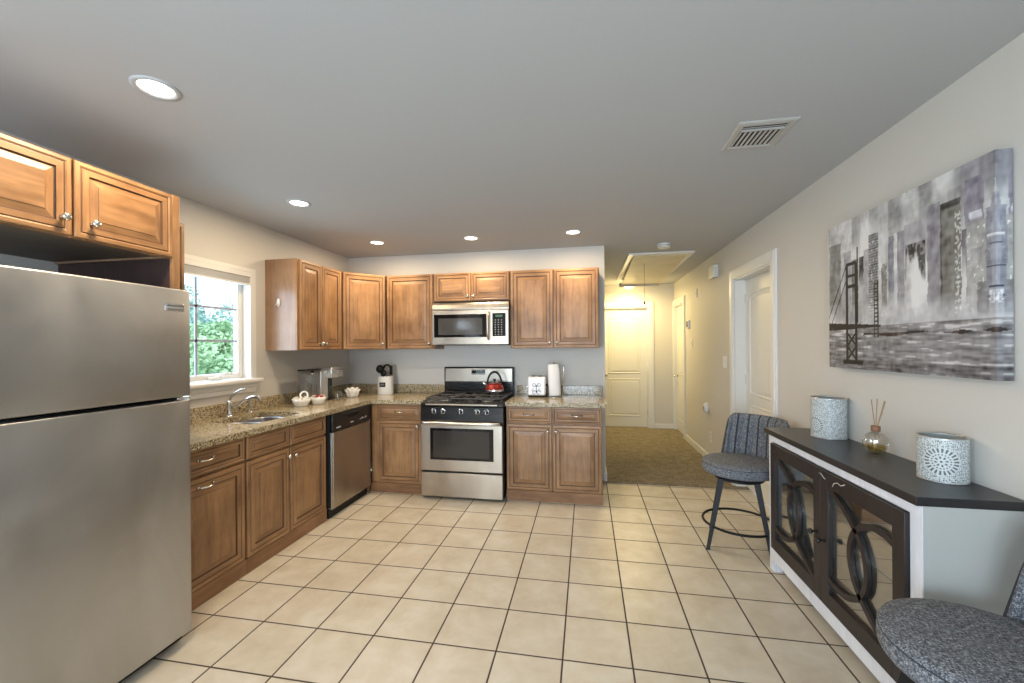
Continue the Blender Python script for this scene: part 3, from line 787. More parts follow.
# ------------------------------------------------------------------ microwave
t = thing('microwave_oven', 'stainless steel over-the-range microwave hung below the short cabinet', 'microwave', (-1.573, 4.050, 1.463))
MW, MH = .805, .440
b = mb(BLACKM); b.box(.003, MW - .003, .03, YB - 4.050 - .002, 0.004, MH); b.build('case', t)
b = mb(STEEL)
prof = [(.035, .355), (.004, .357), (.002, .372), (.010, .410), (.035, .436)]
b.rings([[(.0, y, z) for y, z in prof], [(MW, y, z) for y, z in prof]], smooth=False); b.build('top_vent_panel', t)
b = mb(STEEL); b.box(0, MW, 0, .034, .0, .350, .004); fr = b.build('front_frame', t)
b = mb(GLASSBLK); b.box(.020, .585, -.004, .0, .075, .310, .002); b.m(mat('microwave_screen', (.07, .068, .065), .10)).box(.068, .535, -.005, -.003, .100, .270); md = b.build('door_window', t)
b = mb(STEEL); b.tube([(.600, -.002, .055), (.600, -.035, .075), (.600, -.042, .11), (.600, -.043, .19), (.600, -.042, .27), (.600, -.035, .305), (.600, -.002, .325)], .013, 10); b.build('door_handle', t)
b = mb(GLASSBLK); b.box(.640, .775, -.004, .0, .082, .315, .002)
b.m(D.materials['print_grey'])
for i in range(3):
    for j in range(7): b.box(.664 + i * .032, .676 + i * .032, -.0048, -.0038, .098 + j * .024, .104 + j * .024)
b.m(DISPLAY).box(.672, .744, -.0048, -.0038, .275, .298); b.build('keypad', t)
b = mb(BLACKM); b.box(.03, MW - .03, .05, .34, -.006, .004); b.build('underside_filter', t)

# ------------------------------------------------------------------ worktop items, left corner
# single serve coffee maker
t = thing('coffee_maker', 'silver and black single-serve coffee maker with clear water tanks in the left corner', 'coffee maker', (-2.595, 3.590, CT1))
SILV = mat('silver_plastic', (.55, .54, .52), .28, .75)
DKP = mat('smoked_tank', (.16, .15, .14), .08, 0)
b = mb(SILV); b.box(-.10, .065, .0, .115, 0, .30, .012); b.build('housing', t)
b = mb(SILV); b.box(-.075, .11, .10, .315, .215, .322, .014); b.m(CHROME).box(-.077, .112, .105, .30, .296, .306, .002); b.build('brew_head', t)
b = mb(BLACK); b.box(-.06, .070, .112, .170, .02, .214, .004); b.build('cup_recess', t)
b = mb(BLACK); b.box(-.085, .085, .10, .30, 0, .020, .005); b.build('drip_tray', t)
b = mb(JARGL); b.lathe([(.044, .015), (.050, .03), (.050, .27), (.044, .285)], (.012, -.058, 0), 28); b.m(CHROME).lathe([(.052, .0), (.052, .018)], (.012, -.058, 0), 28); b.lathe([(.020, .26), (.012, .30)], (.012, -.058, 0), 12); b.build('glass_carafe', t)
b = mb(DKP); b.box(-.02, .06, -.205, -.118, .0, .285, .010); b.m(JARGL).box(-.012, .064, -.198, -.125, .04, .27, .006); b.build('water_tank', t)
b = mb(BLACK); b.box(-.03, .070, -.212, -.002, .302, .320, .006); b.build('tank_lid', t)

def round_bowl(label, x, y, r, h, group):
    t = thing('snack_bowl', label, 'bowl', (x, y, CT1), 0, group)
    b = mb(CERAM); b.lathe([(r * .60, 0), (r * .66, .004), (r * .88, h * .55), (r, h), (r * .96, h), (r * .82, h * .5), (r * .5, .010), (0, .008)], n=28, cap1=False); b.build('bowl_body', t)
    return t
t1 = round_bowl('white ceramic bowl of condiments, nearest to the sink', -2.505, 3.275, .078, .068, 'white bowls beside the coffee maker')
t2 = round_bowl('white ceramic bowl of red coffee pods, beside the coffee maker', -2.440, 3.418, .068, .068, 'white bowls beside the coffee maker')
b = mb(CERAM); b.tube([(.03 * cos(2 * pi * k / 14), .03 * sin(2 * pi * k / 14) * .9, .03 * sin(2 * pi * k / 14)) for k in range(14)], .008, 8, True)
b.lathe([(.010, -.045), (.014, -.03)], n=10)
o = b.build('napkin_ring', loc=(-2.490, 3.290, CT1 + .096), rot=(0, 0, R(35))); tag(o, 'white ring-shaped handle rising out of the bowl nearest the sink', 'ring')
PODW = mat('paper_white', (.75, .72, .66), .6); PODR = mat('red_foil', (.45, .05, .05), .3); PODK = mat('dark_pod', (.10, .06, .05), .4)
def pod(x, y, z, m, label, group, rx, ry):
    b = mb(m); b.lathe([(.012, 0), (.015, .022), (.017, .023), (.017, .026), (0, .026)], n=14)
    o = b.build('coffee_pod', loc=(x, y, z), rot=(rx, ry, 0)); tag(o, label, 'coffee pod', group); return o
pr = random.Random(5)
for k in range(5):
    a = k * 2 * pi / 5; pod(-2.440 + .036 * cos(a), 3.418 + .036 * sin(a), CT1 + .056, PODR if k % 2 == 0 else PODW, 'red foil coffee pod in the bowl beside the coffee maker' if k % 2 == 0 else 'white coffee pod in the bowl beside the coffee maker', 'coffee pods in the right bowl' + (' red' if k % 2 == 0 else ' white'), .25 * cos(a), .25 * sin(a))
for k in range(4):
    a = .5 + k * 2 * pi / 4
    b = mb(PODW if k != 1 else mat('pink_paper', (.62, .30, .27), .6)); b.box(-.022, .022, -.002, .002, -.025, .03, .001)
    o = b.build('sugar_packet', loc=(-2.505 + .038 * cos(a), 3.275 + .038 * sin(a), CT1 + .056), rot=(.35 * sin(a), .3, a))
    tag(o, 'pink paper sugar packet in the bowl nearest the sink' if k == 1 else 'white paper sugar packet in the bowl nearest the sink', 'packet', None if k == 1 else 'white sugar packets in the left bowl')
# glass mug and white fluted dish right of the coffee maker
t = thing('glass_mug', 'clear glass mug at the right foot of the coffee maker', 'mug', (-2.432, 3.715, CT1))
b = mb(JARGL); b.lathe([(.030, 0), (.033, .008), (.034, .085), (.031, .085), (.029, .010), (0, .008)], n=24, cap1=False); b.build('mug_body', t)
b = mb(JARGL); b.tube([(.030, 0, .068), (.055, 0, .066), (.060, 0, .045), (.052, 0, .026), (.031, 0, .022)], .005, 8); b.build('mug_handle', t)
t = thing('fluted_dish', 'white fluted basket dish on the worktop corner', 'dish', (-2.425, 3.958, CT1))
b = mb(CERAM); rs = []
for r, h in ((.048, 0), (.058, .02), (.062, .05), (.076, .080), (.071, .082), (.054, .05), (.04, .02)):
    rs.append([(r * (1 + (.10 if h > .03 else .05) * cos(9 * a)) * cos(a), r * (1 + (.10 if h > .03 else .05) * cos(9 * a)) * sin(a), h) for a in [2 * pi * i / 72 for i in range(72)]])
b.rings(rs); b.build('dish_body', t)
b = mb(CERAM); b.tube([(.052 * cos(2 * pi * k / 24), .052 * sin(2 * pi * k / 24), .086 + .007 * cos(6 * 2 * pi * k / 24)) for k in range(24)], .010, 8, True); b.build('scalloped_rim', t)

# utensil crock
t = thing('utensil_crock', 'tall white crock with a black label holding kitchen utensils', 'crock', (-2.207, 4.260, CT1))
b = mb(CERAM); b.lathe([(.088, 0), (.090, .006), (.088, .19), (.090, .198), (.084, .198), (.082, .010), (0, .008)], n=32, sx=1, sy=.85, cap1=False); b.build('crock_body', t)
b = mb(BLACKM)
def arc_patch(b, r, sy, a0, a1, z0, z1, n=8, off=.0012):
    rows = []
    for z in (z0, z1): rows.append([b.bm.verts.new(((r + off) * cos(R(a0 + (a1 - a0) * k / n)), (r + off) * sin(R(a0 + (a1 - a0) * k / n)) * sy, z)) for k in range(n + 1)])
    for k in range(n): b.f([rows[0][k], rows[0][k + 1], rows[1][k + 1], rows[1][k]])
arc_patch(b, .090, .85, -113, -67, .085, .135); b.m(D.materials['print_grey']); arc_patch(b, .0905, .85, -105, -75, .105, .108); arc_patch(b, .0905, .85, -105, -75, .116, .119)
b.build('crock_label', t)
def utensil(name, label, pts, rad, head, loc):
    t = thing(name, label, name.split('_')[-1], loc)
    b = mb(BLACKM); b.tube(pts, rad, 8); b.build('handle', t)
    b = mb(BLACKM); head(b); b.build('head', t)
cx, cy, cz_ = -2.207, 4.260, CT1 + .012
utensil('serving_ladle', 'black ladle leaning left in the white crock', [(-.02, 0, 0), (-.05, 0, .20), (-.06, -.01, .23)], .005, lambda b: b.lathe([(.0, -.030), (.026, -.024), (.042, -.008), (.048, .010), (.044, .010), (.02, -.018)], (-.062, -.012, .265), 18, axis='y'), (cx, cy, cz_))
utensil('slotted_turner', 'black turner leaning right in the white crock', [(.02, .02, 0), (.045, .02, .19)], .005, lambda b: b.box(.040, .076, .014, .022, .20, .305, .004), (cx, cy, cz_))
utensil('pasta_spoon', 'black pasta spoon standing highest in the white crock', [(0, .01, 0), (.0, .01, .20)], .005, lambda b: b.tube([(-.050, .01, .215), (-.050, .01, .26), (-.030, .01, .300), (0, .01, .312), (.030, .01, .300), (.044, .01, .265), (.040, .01, .22)], .012, 8), (cx, cy + .03, cz_))
utensil('solid_spoon', 'black spoon at the front of the white crock', [(.0, -.03, 0), (-.005, -.035, .19)], .005, lambda b: b.lathe([(0, -.008), (.026, -.004), (.034, .004), (0, .010)], (-.005, -.037, .222), 18, sy=1.1, axis='y'), (cx, cy, cz_))

# toaster
t = thing('toaster', 'white toaster with black scroll pattern on the right worktop', 'toaster', (-.510, 4.235, CT1), R(4))
b = mb(BLACKM); b.box(-.085, .10, -.075, .12, 0, .022, .006); b.build('toaster_base', t)
b = mb(mat('toaster_white', (.80, .80, .82), .22)); b.box(-.090, .092, -.08, .125, .018, .208, .016); bd = b.build('toaster_body', t)
b = mb(BLACKM)
yy = -.0815
def ringxz(b, cx, cz, r, w=.0022, a0=0, a1=360):
    n = 20; b.tube([(cx + r * cos(R(a0 + (a1 - a0) * k / n)), yy, cz + r * sin(R(a0 + (a1 - a0) * k / n))) for k in range(n + 1)], w, 5)
for s in (-1, 1):
    ringxz(b, s * .024, .128, .016, .002); ringxz(b, s * .022, .052, .018, .002, 0, 300); ringxz(b, s * .034, .075, .012, .0018, 60, 330)
b.tube([(0, yy, .045), (0, yy, .12)], .002, 5); b.lathe([(.008, 0), (.008, -.002), (0, -.003)], (0, yy + .001, .115), 12, axis='y'); b.lathe([(.006, 0), (.006, -.002), (0, -.003)], (0, yy + .001, .065), 12, axis='y')
b.build('scroll_pattern', bd)
b = mb(BLACKM); b.box(-.05, -.02, -.05, .10, .2065, .2095); b.box(.02, .05, -.05, .10, .2065, .2095); b.build('bread_slots', bd)
b = mb(BLACKM); b.box(.092, .112, -.02, .02, .11, .13, .004); b.build('lever', bd)

# paper towel on a wire stand
t = thing('paper_towel_stand', 'chrome wire paper towel stand beside the white toaster', 'stand', (-.328, 4.215, CT1))
b = mb(CHROME); b.tube([(.075 * cos(2 * pi * k / 28), .075 * sin(2 * pi * k / 28), .006) for k in range(28)], .0035, 6, True)
b.tube([(-.075, 0, .006), (.075, 0, .006)], .003, 6); b.tube([(0, 0, .006), (0, 0, .345)], .004, 6); b.lathe([(.007, .344), (.010, .352), (0, .360)], n=12); b.build('base_and_post', t)
b = mb(CHROME); b.tube([(.088, 0, .006), (.090, 0, .16), (.075, -.01, .19), (.075, -.01, .31), (.086, -.01, .325), (.096, -.01, .31), (.096, -.01, .19), (.088, 0, .165)], .003, 6); b.tube([(.074, 0, .006), (.09, 0, .006)], .003, 6); b.build('tension_arm', t)
b = mb(mat('paper_towel', (.82, .82, .83), .9)); b.lathe([(.020, .020), (.060, .020), (.061, .026), (.061, .330), (.058, .336), (.020, .336)], n=32, cap0=False, cap1=False); b.m(W_UNDER).lathe([(.020, .020), (.020, .336)], n=20, cap0=False, cap1=False)
o = b.build('paper_towel_roll', loc=(-.321, 4.215, CT1), rot=(0, R(-2.5), 0)); tag(o, 'white paper towel roll upright on the wire stand', 'paper towel')

# ------------------------------------------------------------------ ceiling fixtures
LIGHTS = [(-1.714, 1.389, 'recessed ceiling light nearest the camera, above the fridge', 18), (-2.062, 2.685, 'recessed ceiling light over the sink run, second nearest', 11),
          (-2.076, 3.85, 'leftmost recessed light of the row along the back cabinets', 11), (-1.102, 3.877, 'middle recessed light of the row along the back cabinets', 11), (-.118, 3.867, 'rightmost recessed light of the row along the back cabinets', 11)]
for x, y, lab, e in LIGHTS:
    r = .064
    t = thing('recessed_light', lab, 'ceiling light', (x, y, CEIL), 0, None)
    b = mb(CEILM); b.lathe([(r + .018, 0), (r + .018, -.004), (r + .004, -.008), (r - .004, -.004), (r - .006, 0)], n=40, cap0=False, cap1=False); b.build('trim_ring', t)
    b = mb(BULB); b.lathe([(r - .003, -.001), (r * .6, -.003), (0, -.004)], n=32); b.build('lens', t)
    lamp('recessed_lamp', 'AREA', (x, y, CEIL - .012), e, WARM, (0, 0, 0), .14, None, disk=True)
# vent register
t = thing('ceiling_vent', 'white metal air vent register in the ceiling', 'vent', (.855, 2.265, CEIL))
GR = mat('vent_enamel', (.44, .43, .41), .4); VDARK = mat('duct_dark', (.01, .01, .01), .9)
b = mb(GR); hx, hy = .133, .142; ix, iy = .098, .108
prof = [(0, 0), (.0, .004), (.010, .009), (.030, .010), (.034, .004)]
rs = []
for d, dz in prof: rs.append([(-hx + d, -hy + d, -dz), (hx - d, -hy + d, -dz), (hx - d, hy - d, -dz), (-hx + d, hy - d, -dz)])
b.rings(rs, True, False, False, False); b.build('vent_frame', t)
b = mb(VDARK); b.box(-ix, ix, -iy, iy, -.0015, -.0005); b.build('duct_opening', t)
b = mb(GR)
for k in range(9):
    x = -ix + .006 + k * (2 * ix - .012) / 8
    b.rings([[(x - .005, -iy + .045, -.003), (x + .002, -iy + .045, -.010), (x + .004, -iy + .045, -.009), (x - .003, -iy + .045, -.002)], [(x - .005, iy, -.003), (x + .002, iy, -.010), (x + .004, iy, -.009), (x - .003, iy, -.002)]], smooth=False)
for k in range(2): b.box(-ix, ix, -iy + .003 + k * .020, -iy + .008 + k * .020, -.005, -.002)
b.box(-ix, ix, -iy + .040, -iy + .047, -.012, -.002)
b.build('louvres', t)
# smoke detector
t = thing('smoke_detector', 'round white smoke detector on the ceiling at the hallway entrance', 'smoke detector', (.803, 4.518, CEIL))
b = mb(WHITE); b.lathe([(.070, 0), (.070, -.012), (.066, -.018)], n=32, cap1=False); b.m(mat('detector_slot', (.2, .2, .2), .6)).lathe([(.062, -.018), (.062, -.022)], n=32, cap0=False, cap1=False); b.m(WHITE).lathe([(.066, -.022), (.064, -.036), (.050, -.042), (0, -.043)], n=32); b.build('detector_body', t)
# attic hatch, hanging slightly open at the far end
t = thing('attic_hatch', 'white framed attic hatch in the hallway ceiling with a pull cord', 'hatch', (.84, 5.82, CEIL))
HX, HY = .36, .93
b = mb(TRIM)
for (x0, x1, y0, y1) in ((-HX, -HX + .06, -HY, HY), (HX - .06, HX, -HY, HY), (-HX + .06, HX - .06, -HY, -HY + .06), (-HX + .06, HX - .06, HY - .06, HY)): b.box(x0, x1, y0, y1, -.020, 0, .003)
b.build('hatch_frame', t)
b = mb(wood('hatch_board', 'x', (.62, .54, .38), (.78, .72, .56), .5)); b.box(-HX + .065, HX - .065, -HY + .065, HY - .04, -.015, 0); o = b.build('hatch_panel', t, (0, 0, -.012))
o.rotation_euler = (R(-2.6), 0, 0); o.location = (0, 0, -.050)
b = mb(GR); b.box(-HX + .03, HX - .09, HY - .075, HY - .045, -.135, -.075, .004); b.build('hinge_bar', t)
b = mb(mat('cord_grey', (.25, .23, .18), .8)); b.tube([(-.13, -.50, -.03), (-.13, -.50, -.52)], .0025, 6); cdn = b.build('pull_cord', t)
b = mb(BLACKM); b.lathe([(.004, -.51), (.012, -.525), (.010, -.547), (0, -.552)], (-.13, -.50, 0), 12); b.build('cord_bead', cdn)
# hall lamp
t = thing('hall_ceiling_light', 'lit flush dome light on the hallway ceiling beyond the hatch', 'ceiling light', (.70, 7.12, CEIL))
b = mb(NICKEL); b.lathe([(.10, 0), (.10, -.02), (.085, -.035)], n=28); b.build('canopy', t)
b = mb(HALLBULB); b.lathe([(.082, -.036), (.085, -.06), (.07, -.09), (.04, -.105), (0, -.11)], n=28, cap0=False); b.build('glass_dome', t)
lamp('hall_lamp', 'POINT', (.70, 7.12, CEIL - .20), 6, (1, .76, .32), size=.08)
lamp('hall_lamp', 'AREA', (.70, 7.0, CEIL - .13), 24, (1, .77, .34), (0, 0, 0), .2, None, disk=True)

# ------------------------------------------------------------------ things on the right wall (local x runs towards -Y, front faces -X)
def wallthing(name, label, cat, y, z, group=None): return thing(name, label, cat, (XR, y, z), R(-90), group)
t = wallthing('door_chime', 'white door chime box high on the right wall by the hallway', 'chime', 5.10, 2.285)
b = mb(WHITE); b.box(-.10, .10, -.055, 0, -.07, .07, .008); b.build('chime_cover', t)
b = mb(D.materials['vent_enamel'])
for k in range(5): b.box(.1002, .1012, -.045, -.012, -.05 + k * .02, -.044 + k * .02)
b.build('sound_slots', t)
t = wallthing('alarm_sensor', 'small slim white sensor high on the right wall beyond the chime', 'sensor', 5.93, 2.145)
b = mb(WHITE); b.box(-.016, .016, -.014, 0, -.06, .06, .004); b.m(D.materials['detector_slot']).box(-.008, .008, -.015, -.0135, -.02, .012); b.build('sensor_case', t)
t = wallthing('thermostat', 'small dark-faced thermostat on the hallway wall', 'thermostat', 6.38, 1.745)
b = mb(WHITE); b.box(-.06, .06, -.028, 0, -.06, .06, .006); b.build('thermostat_case', t)
b = mb(BLACK); b.box(-.045, .045, -.030, -.0275, -.04, .045); b.build('thermostat_screen', t)
def switch_plate(label, y, z, w=.075, n=1):
    t = wallthing('light_switch', label, 'switch', y, z)
    b = mb(WHITE); b.box(-w / 2, w / 2, -.006, 0, -.062, .062, .002); b.build('switch_plate', t)
    for k in range(n):
        x = (k - (n - 1) / 2) * .045; b = mb(WHITE); b.box(x - .016, x + .016, -.011, -.006, -.033, .033, .002); b.build('rocker', t)
switch_plate('white light switch on the wall between the two right-hand doors, nearest the thermostat', 6.22, 1.47)
switch_plate('wide white double light switch beside the arched panel door', 4.80, 1.255, .120, 2)
def outlet(label, y, z):
    t = wallthing('wall_outlet', label, 'outlet', y, z)
    b = mb(WHITE); b.box(-.037, .037, -.006, 0, -.062, .062, .002); b.build('outlet_plate', t)
    b = mb(D.materials['detector_slot'])
    for s in (-1, 1):
        b.box(-.010, -.007, -.0068, -.006, s * .025 - .008, s * .025 + .008); b.box(.007, .010, -.0068, -.006, s * .025 - .008, s * .025 + .008)
    b.build('outlet_slots', t)
outlet('white wall outlet low on the right wall, under the round plug-in', 5.33, .33)
t = wallthing('plug_in_freshener', 'round white plug-in device on the right wall above the low outlet', 'plug-in', 5.455, .642)
b = mb(WHITE); b.lathe([(.050, 0), (.052, -.01), (.052, -.03), (.045, -.045), (.03, -.052), (0, -.054)], (0, 0, .02), 28, 1, 1.25, 'y'); b.build('device_body', t)
b = mb(mat('device_grille', (.35, .34, .32), .5)); b.lathe([(.024, -.0532), (.020, -.0548), (0, -.055)], (0, 0, .02), 20, axis='y'); b.build('device_grille', t)

# ------------------------------------------------------------------ painting
def smooth(a, b, x):
    t = max(0, min(1, (x - a) / (b - a))); return t * t * (3 - 2 * t)
class VN:
    def __init__(s, seed): r = random.Random(seed); s.t = [[r.random() for _ in range(64)] for _ in range(64)]
    def __call__(s, x, y):
        xi, yi = math.floor(x), math.floor(y); fx, fy = x - xi, y - yi; fx = fx * fx * (3 - 2 * fx); fy = fy * fy * (3 - 2 * fy)
        g = lambda i, j: s.t[i % 64][j % 64]
        return (g(xi, yi) * (1 - fx) + g(xi + 1, yi) * fx) * (1 - fy) + (g(xi, yi + 1) * (1 - fx) + g(xi + 1, yi + 1) * fx) * fy
vn1, vn2, vn3 = VN(1), VN(2), VN(3)
def canvas_color(u, v):
    if u > 1: u = 2 - u       # mirrored wrap round the edge
    st = vn1(u * 40, v * 14) * .5 + vn2(u * 110, v * 40) * .5     # brush strokes
    L = .34 + .18 * vn3(u * 5, v * 3) + .16 * (vn1(u * 22, v * 9) - .5) + .10 * (vn2(u * 60, v * 22) - .5)
    c = [L, L, L * 1.02]
    # drips from the top
    dk = smooth(.62, .8, vn2(u * 22, 3.3)) * smooth(.55, 1, v); c = [x * (1 - .35 * dk) for x in c]
    lt = smooth(.5, .9, vn3(u * 9, v * 4 + 9)) * .22; c = [x + lt for x in c]
    right = smooth(.80, .92, u) * smooth(.75, .95, v); c = [c[0] * (1 - .28 * right), c[1] * (1 - .30 * right), c[2] * (1 - .20 * right)]
    wob = .006 * (vn1(v * 30, u * 7) - .5)
    def blk(a, b, top, bot, col, k=1, flk=0, fade=.12):
        if a + wob < u < b + wob and bot < v < top:
            f = k * smooth(bot, bot + fade, v)
            g = .62 + .72 * (st * .6 + .4 * vn3(u * 45, v * 24))
            for i in range(3): c[i] = c[i] * (1 - f) + col[i] * g * f
            if flk and vn2(u * 150, v * 90) > 1 - flk: 
                for i in range(3): c[i] = min(.8, c[i] + .28)
    LIL, GRY, DRK, PALE, OLV = (.265, .25, .295), (.21, .21, .215), (.07, .07, .075), (.40, .39, .41), (.20, .195, .175)
    blk(.005, .115, .865, .36, GRY, .8); blk(.02, .07, .80, .5, (.2, .2, .22), .6); blk(.14, .205, .79, .36, (.30, .31, .36), .8); blk(.21, .262, .72, .34, (.16, .16, .17), .8)
    blk(.27, .305, .725, .52, DRK, .9); blk(.305, .345, .76, .35, (.34, .33, .37), .8)
    blk(.345, .414, .845, .36, (.22, .22, .24), .85, .18)
    if .345 < u < .414 and .36 < v < .84 and (v * 60) % 1 < .35: c = [x * .6 for x in c]
    blk(.415, .436, .70, .42, (.55, .55, .56), .7); blk(.436, .472, .64, .33, OLV, .8, .12); blk(.482, .518, .79, .38, (.22, .23, .30), .85)
    blk(.52, .54, .80, .52, (.62, .62, .62), .8); blk(.54, .583, .80, .33, LIL, .8); blk(.583, .70, .82, .6, (.33, .31, .37), .7)
    if .588 < u < .700 and v < .705:
        dep = .36 + .30 * vn2(u * 60, 1.1); f = smooth(dep, dep + .05, v) * .9
        q = .07 + .16 * (vn1(u * 120, v * 50) > .62); c = [x * (1 - f) + q * f for x in c]
    blk(.708, .772, .875, .30, LIL, .9); blk(.72, .745, .84, .6, (.22, .2, .28), .5); blk(.772, .866, .855, .29, OLV, .95)
    blk(.772, .866, .855, .82, DRK, .7, 0, .01); blk(.840, .866, .80, .30, OLV, .3, .40); blk(.772, .780, .85, .35, (.12, .12, .12), .8)
    blk(.882, .957, .92, .70, (.24, .215, .29), .9, 0, .03); blk(.90, .95, .765, .72, (.52, .53, .62), .9, 0, .02)
    blk(.885, 1.1, .715, .30, (.34, .335, .325), .9, .10); blk(.868, .888, .70, .44, (.12, .10, .14), .8, 0, .2)
    blk(.93, .975, .44, .28, (.15, .145, .15), .7, 0, .03); blk(.905, .95, .60, .50, (.22, .20, .28), .5)
    # spire at the wrapped edge
    blk(.965, 1.1, .76, .26, (.20, .21, .29), .75); blk(.985, 1.1, .82, .26, (.30, .31, .38), .9); blk(.995, 1.1, .88, .7, (.42, .42, .46), .9)
    for vz in (.60, .50, .41, .37): 
        if u > .962 + .02 * vn1(v * 90, 1) and abs(v - vz) < .004: c = [.07, .07, .11]
    blk(.972, 1.1, .645, .63, (.62, .62, .64), .9, 0, .004); blk(.975, 1.1, .40, .34, (.55, .56, .62), .6, .4, .02)
    # mist over waterline, then water
    m = (1 - smooth(.27, .44, v)) * .6; c = [x * (1 - m) + y * m for x, y in zip(c, (.36, .345, .385))]
    if v < .275:
        wv = vn1(u * 9 + v * 14, v * 75) * .6 + vn2(u * 26, v * 130) * .4
        L = .25 + .17 * (wv - .5) * 1.6; c = [L * 1.03, L * .985, L * 1.03]
        if wv > .70: c = [x + .14 for x in c]
        if abs(v - .222 + .02 * (vn3(u * 6, 2) - .5)) < -.002 + .014 * vn2(u * 15, 5) and u > .30: c = [.10, .075, .07]
        if v < .06: c = [x * .8 for x in c]
    # bridge: deck, lattice tower, cables
    BR = [.035, .032, .030]
    dk_top = .315 - .085 * u; 
    if u < .43 and dk_top - .055 + .10 * u < v < dk_top: c = [.05, .047, .042]
    for a in (.168, .245):
        if abs(u - a) < .011 and .05 < v < .70: c = BR
    if abs(u - .256) < .005 and .3 < v < .80: c = BR
    for vz in (.70, .62, .55):
        if .165 < u < .25 and abs(v - vz) < .010: c = BR
    if .17 < u < .245 and .06 < v < .24:
        p = ((v - .06) / .09) % 1; q = (u - .17) / .075
        if abs(q - p) < .13 or abs(1 - q - p) < .13: c = BR
    if .13 < u < .30 and .028 < v < .058: c = BR
    for a, b_, s in ((.165, .005, .5), (.165, .05, .6)):
        vv = .70 - (.165 - u) * 2.1 - (0 if b_ < .01 else .10)
        if u < .165 and abs(v - vv) < .010 and v > .3: c = [x * .35 for x in c]
    for a in (.385, .41):
        if abs(u - a) < .004 and .20 < v < .55: c = [.09, .085, .08]
    if .385 < u < .41 and (v * 40) % 1 < .3 and .2 < v < .55: c = [.10, .09, .09]
    gm = sum(c) / 3; c = [x * .55 + gm * .45 for x in c]
    k = (vn1(u * 70 + 5, v * 30) - .5) * .10 + (vn3(u * 28, v * 60) - .5) * .08
    return [max(.012, min(.75, ((x - .24) * 1.35 + .225 + k))) for x in c]
def painting():
    t = thing('canvas_painting', 'grey unframed canvas painting of a city skyline and bridge on the right wall', 'painting', (XR, 2.745, 1.307), R(-90))
    Wd, Hh, Tk = 1.014, .815, .055
    NX, NZ, NS = 300, 220, 14
    m = D.materials.new('painted_canvas'); m.use_nodes = True
    at = nd(m, 'ShaderNodeAttribute'); at.attribute_name = 'Paint'; lk(m, at.outputs['Color'], bsdf(m).inputs['Base Color']); bsdf(m).inputs['Roughness'].default_value = .6
    n = noise(m, coords(m, (1, 1, 1), False), 90, 3, .7); bump(m, n.outputs[0], .25, .002)
    verts, faces, cols = [], [], []
    def grid(P, nx, nz, colf):
        base = len(verts)
        for j in range(nz + 1):
            for i in range(nx + 1): verts.append(P(i / nx, j / nz)); cols.append(colf(i / nx, j / nz))
        for j in range(nz):
            for i in range(nx): a = base + j * (nx + 1) + i; faces.append((a, a + 1, a + nx + 2, a + nx + 1))
    grid(lambda a, b: (a * Wd, -Tk, b * Hh), NX, NZ, canvas_color)
    grid(lambda a, b: (Wd, -Tk + a * (Tk - .004), b * Hh), NS, NZ, lambda a, b: canvas_color(1 + a * .055, b))
    grid(lambda a, b: (0, -.004 - a * (Tk - .004), b * Hh), NS, 60, lambda a, b: canvas_color(.055 * (1 - a), b))
    grid(lambda a, b: (a * Wd, -Tk + b * (Tk - .004), Hh), 120, 4, lambda a, b: canvas_color(a, 1 - b * .06))
    grid(lambda a, b: (a * Wd, -.004 - b * (Tk - .004), 0), 120, 4, lambda a, b: canvas_color(a, .05 * (1 - b)))
    me = D.meshes.new('painted_canvas'); me.from_pydata(verts, [], faces)
    ca = me.color_attributes.new('Paint', 'FLOAT_COLOR', 'POINT')
    for i, c in enumerate(cols): ca.data[i].color = (*c, 1)
    me.materials.append(m); o = D.objects.new('painted_canvas', me); COL.objects.link(o); o.parent = t
    b = mb(D.materials['maple_underside']); b.box(.004, Wd - .004, -.03, -.001, .004, .05); b.box(.004, Wd - .004, -.03, -.001, Hh - .05, Hh - .004); b.box(.004, .05, -.03, -.001, .05, Hh - .05); b.box(Wd - .05, Wd - .004, -.03, -.001, .05, Hh - .05); b.build('stretcher_frame', t)
painting()

# ------------------------------------------------------------------ credenza (local x from far end towards camera, front faces -X)
CL, CDp, CH = 1.270, .335, .900
t = thing('credenza', 'white-washed credenza with dark top and two dark glass doors against the right wall', 'credenza', (1.138, 2.950, 0), R(-90))
b = mb(ESPTOP); b.box(0, CL, 0, CDp, CH - .032, CH, .0015); b.build('table_top', t)
b = mb(CREDW)
bx0, bx1, fy = .032, CL - .004, .020
for x0, x1 in ((bx0, bx0 + .055), (bx1 - .055, bx1)):
    b.box(x0, x1, fy, fy + .05, 0, CH - .032); b.box(x0 + .004, x1 - .004, CDp - .055, CDp - .005, 0, CH - .032)
b.box(bx0 + .055, bx1 - .055, fy, fy + .03, .825, CH - .032); b.box(bx0 + .055, bx1 - .055, fy, fy + .03, .072, .150)
b.build('frame', t)
for q in (bx1 - .003, bx0 - .002): b = mb(CREDS); b.box(q, q + .005, fy + .003, CDp - .002, .10, CH - .032); b.build('side_panel', t)
b = mb(CREDS); b.box(bx0 + .055, bx1 - .055, CDp - .012, CDp - .006, .10, CH - .032); b.box(bx0 + .02, bx1 - .02, fy + .03, CDp - .012, .135, .150); b.build('back_and_bottom', t)
b = mb(CREDW); b.box(bx0 + .02, bx1 - .02, fy + .045, CDp - .013, .485, .503); b.build('shelf', t)
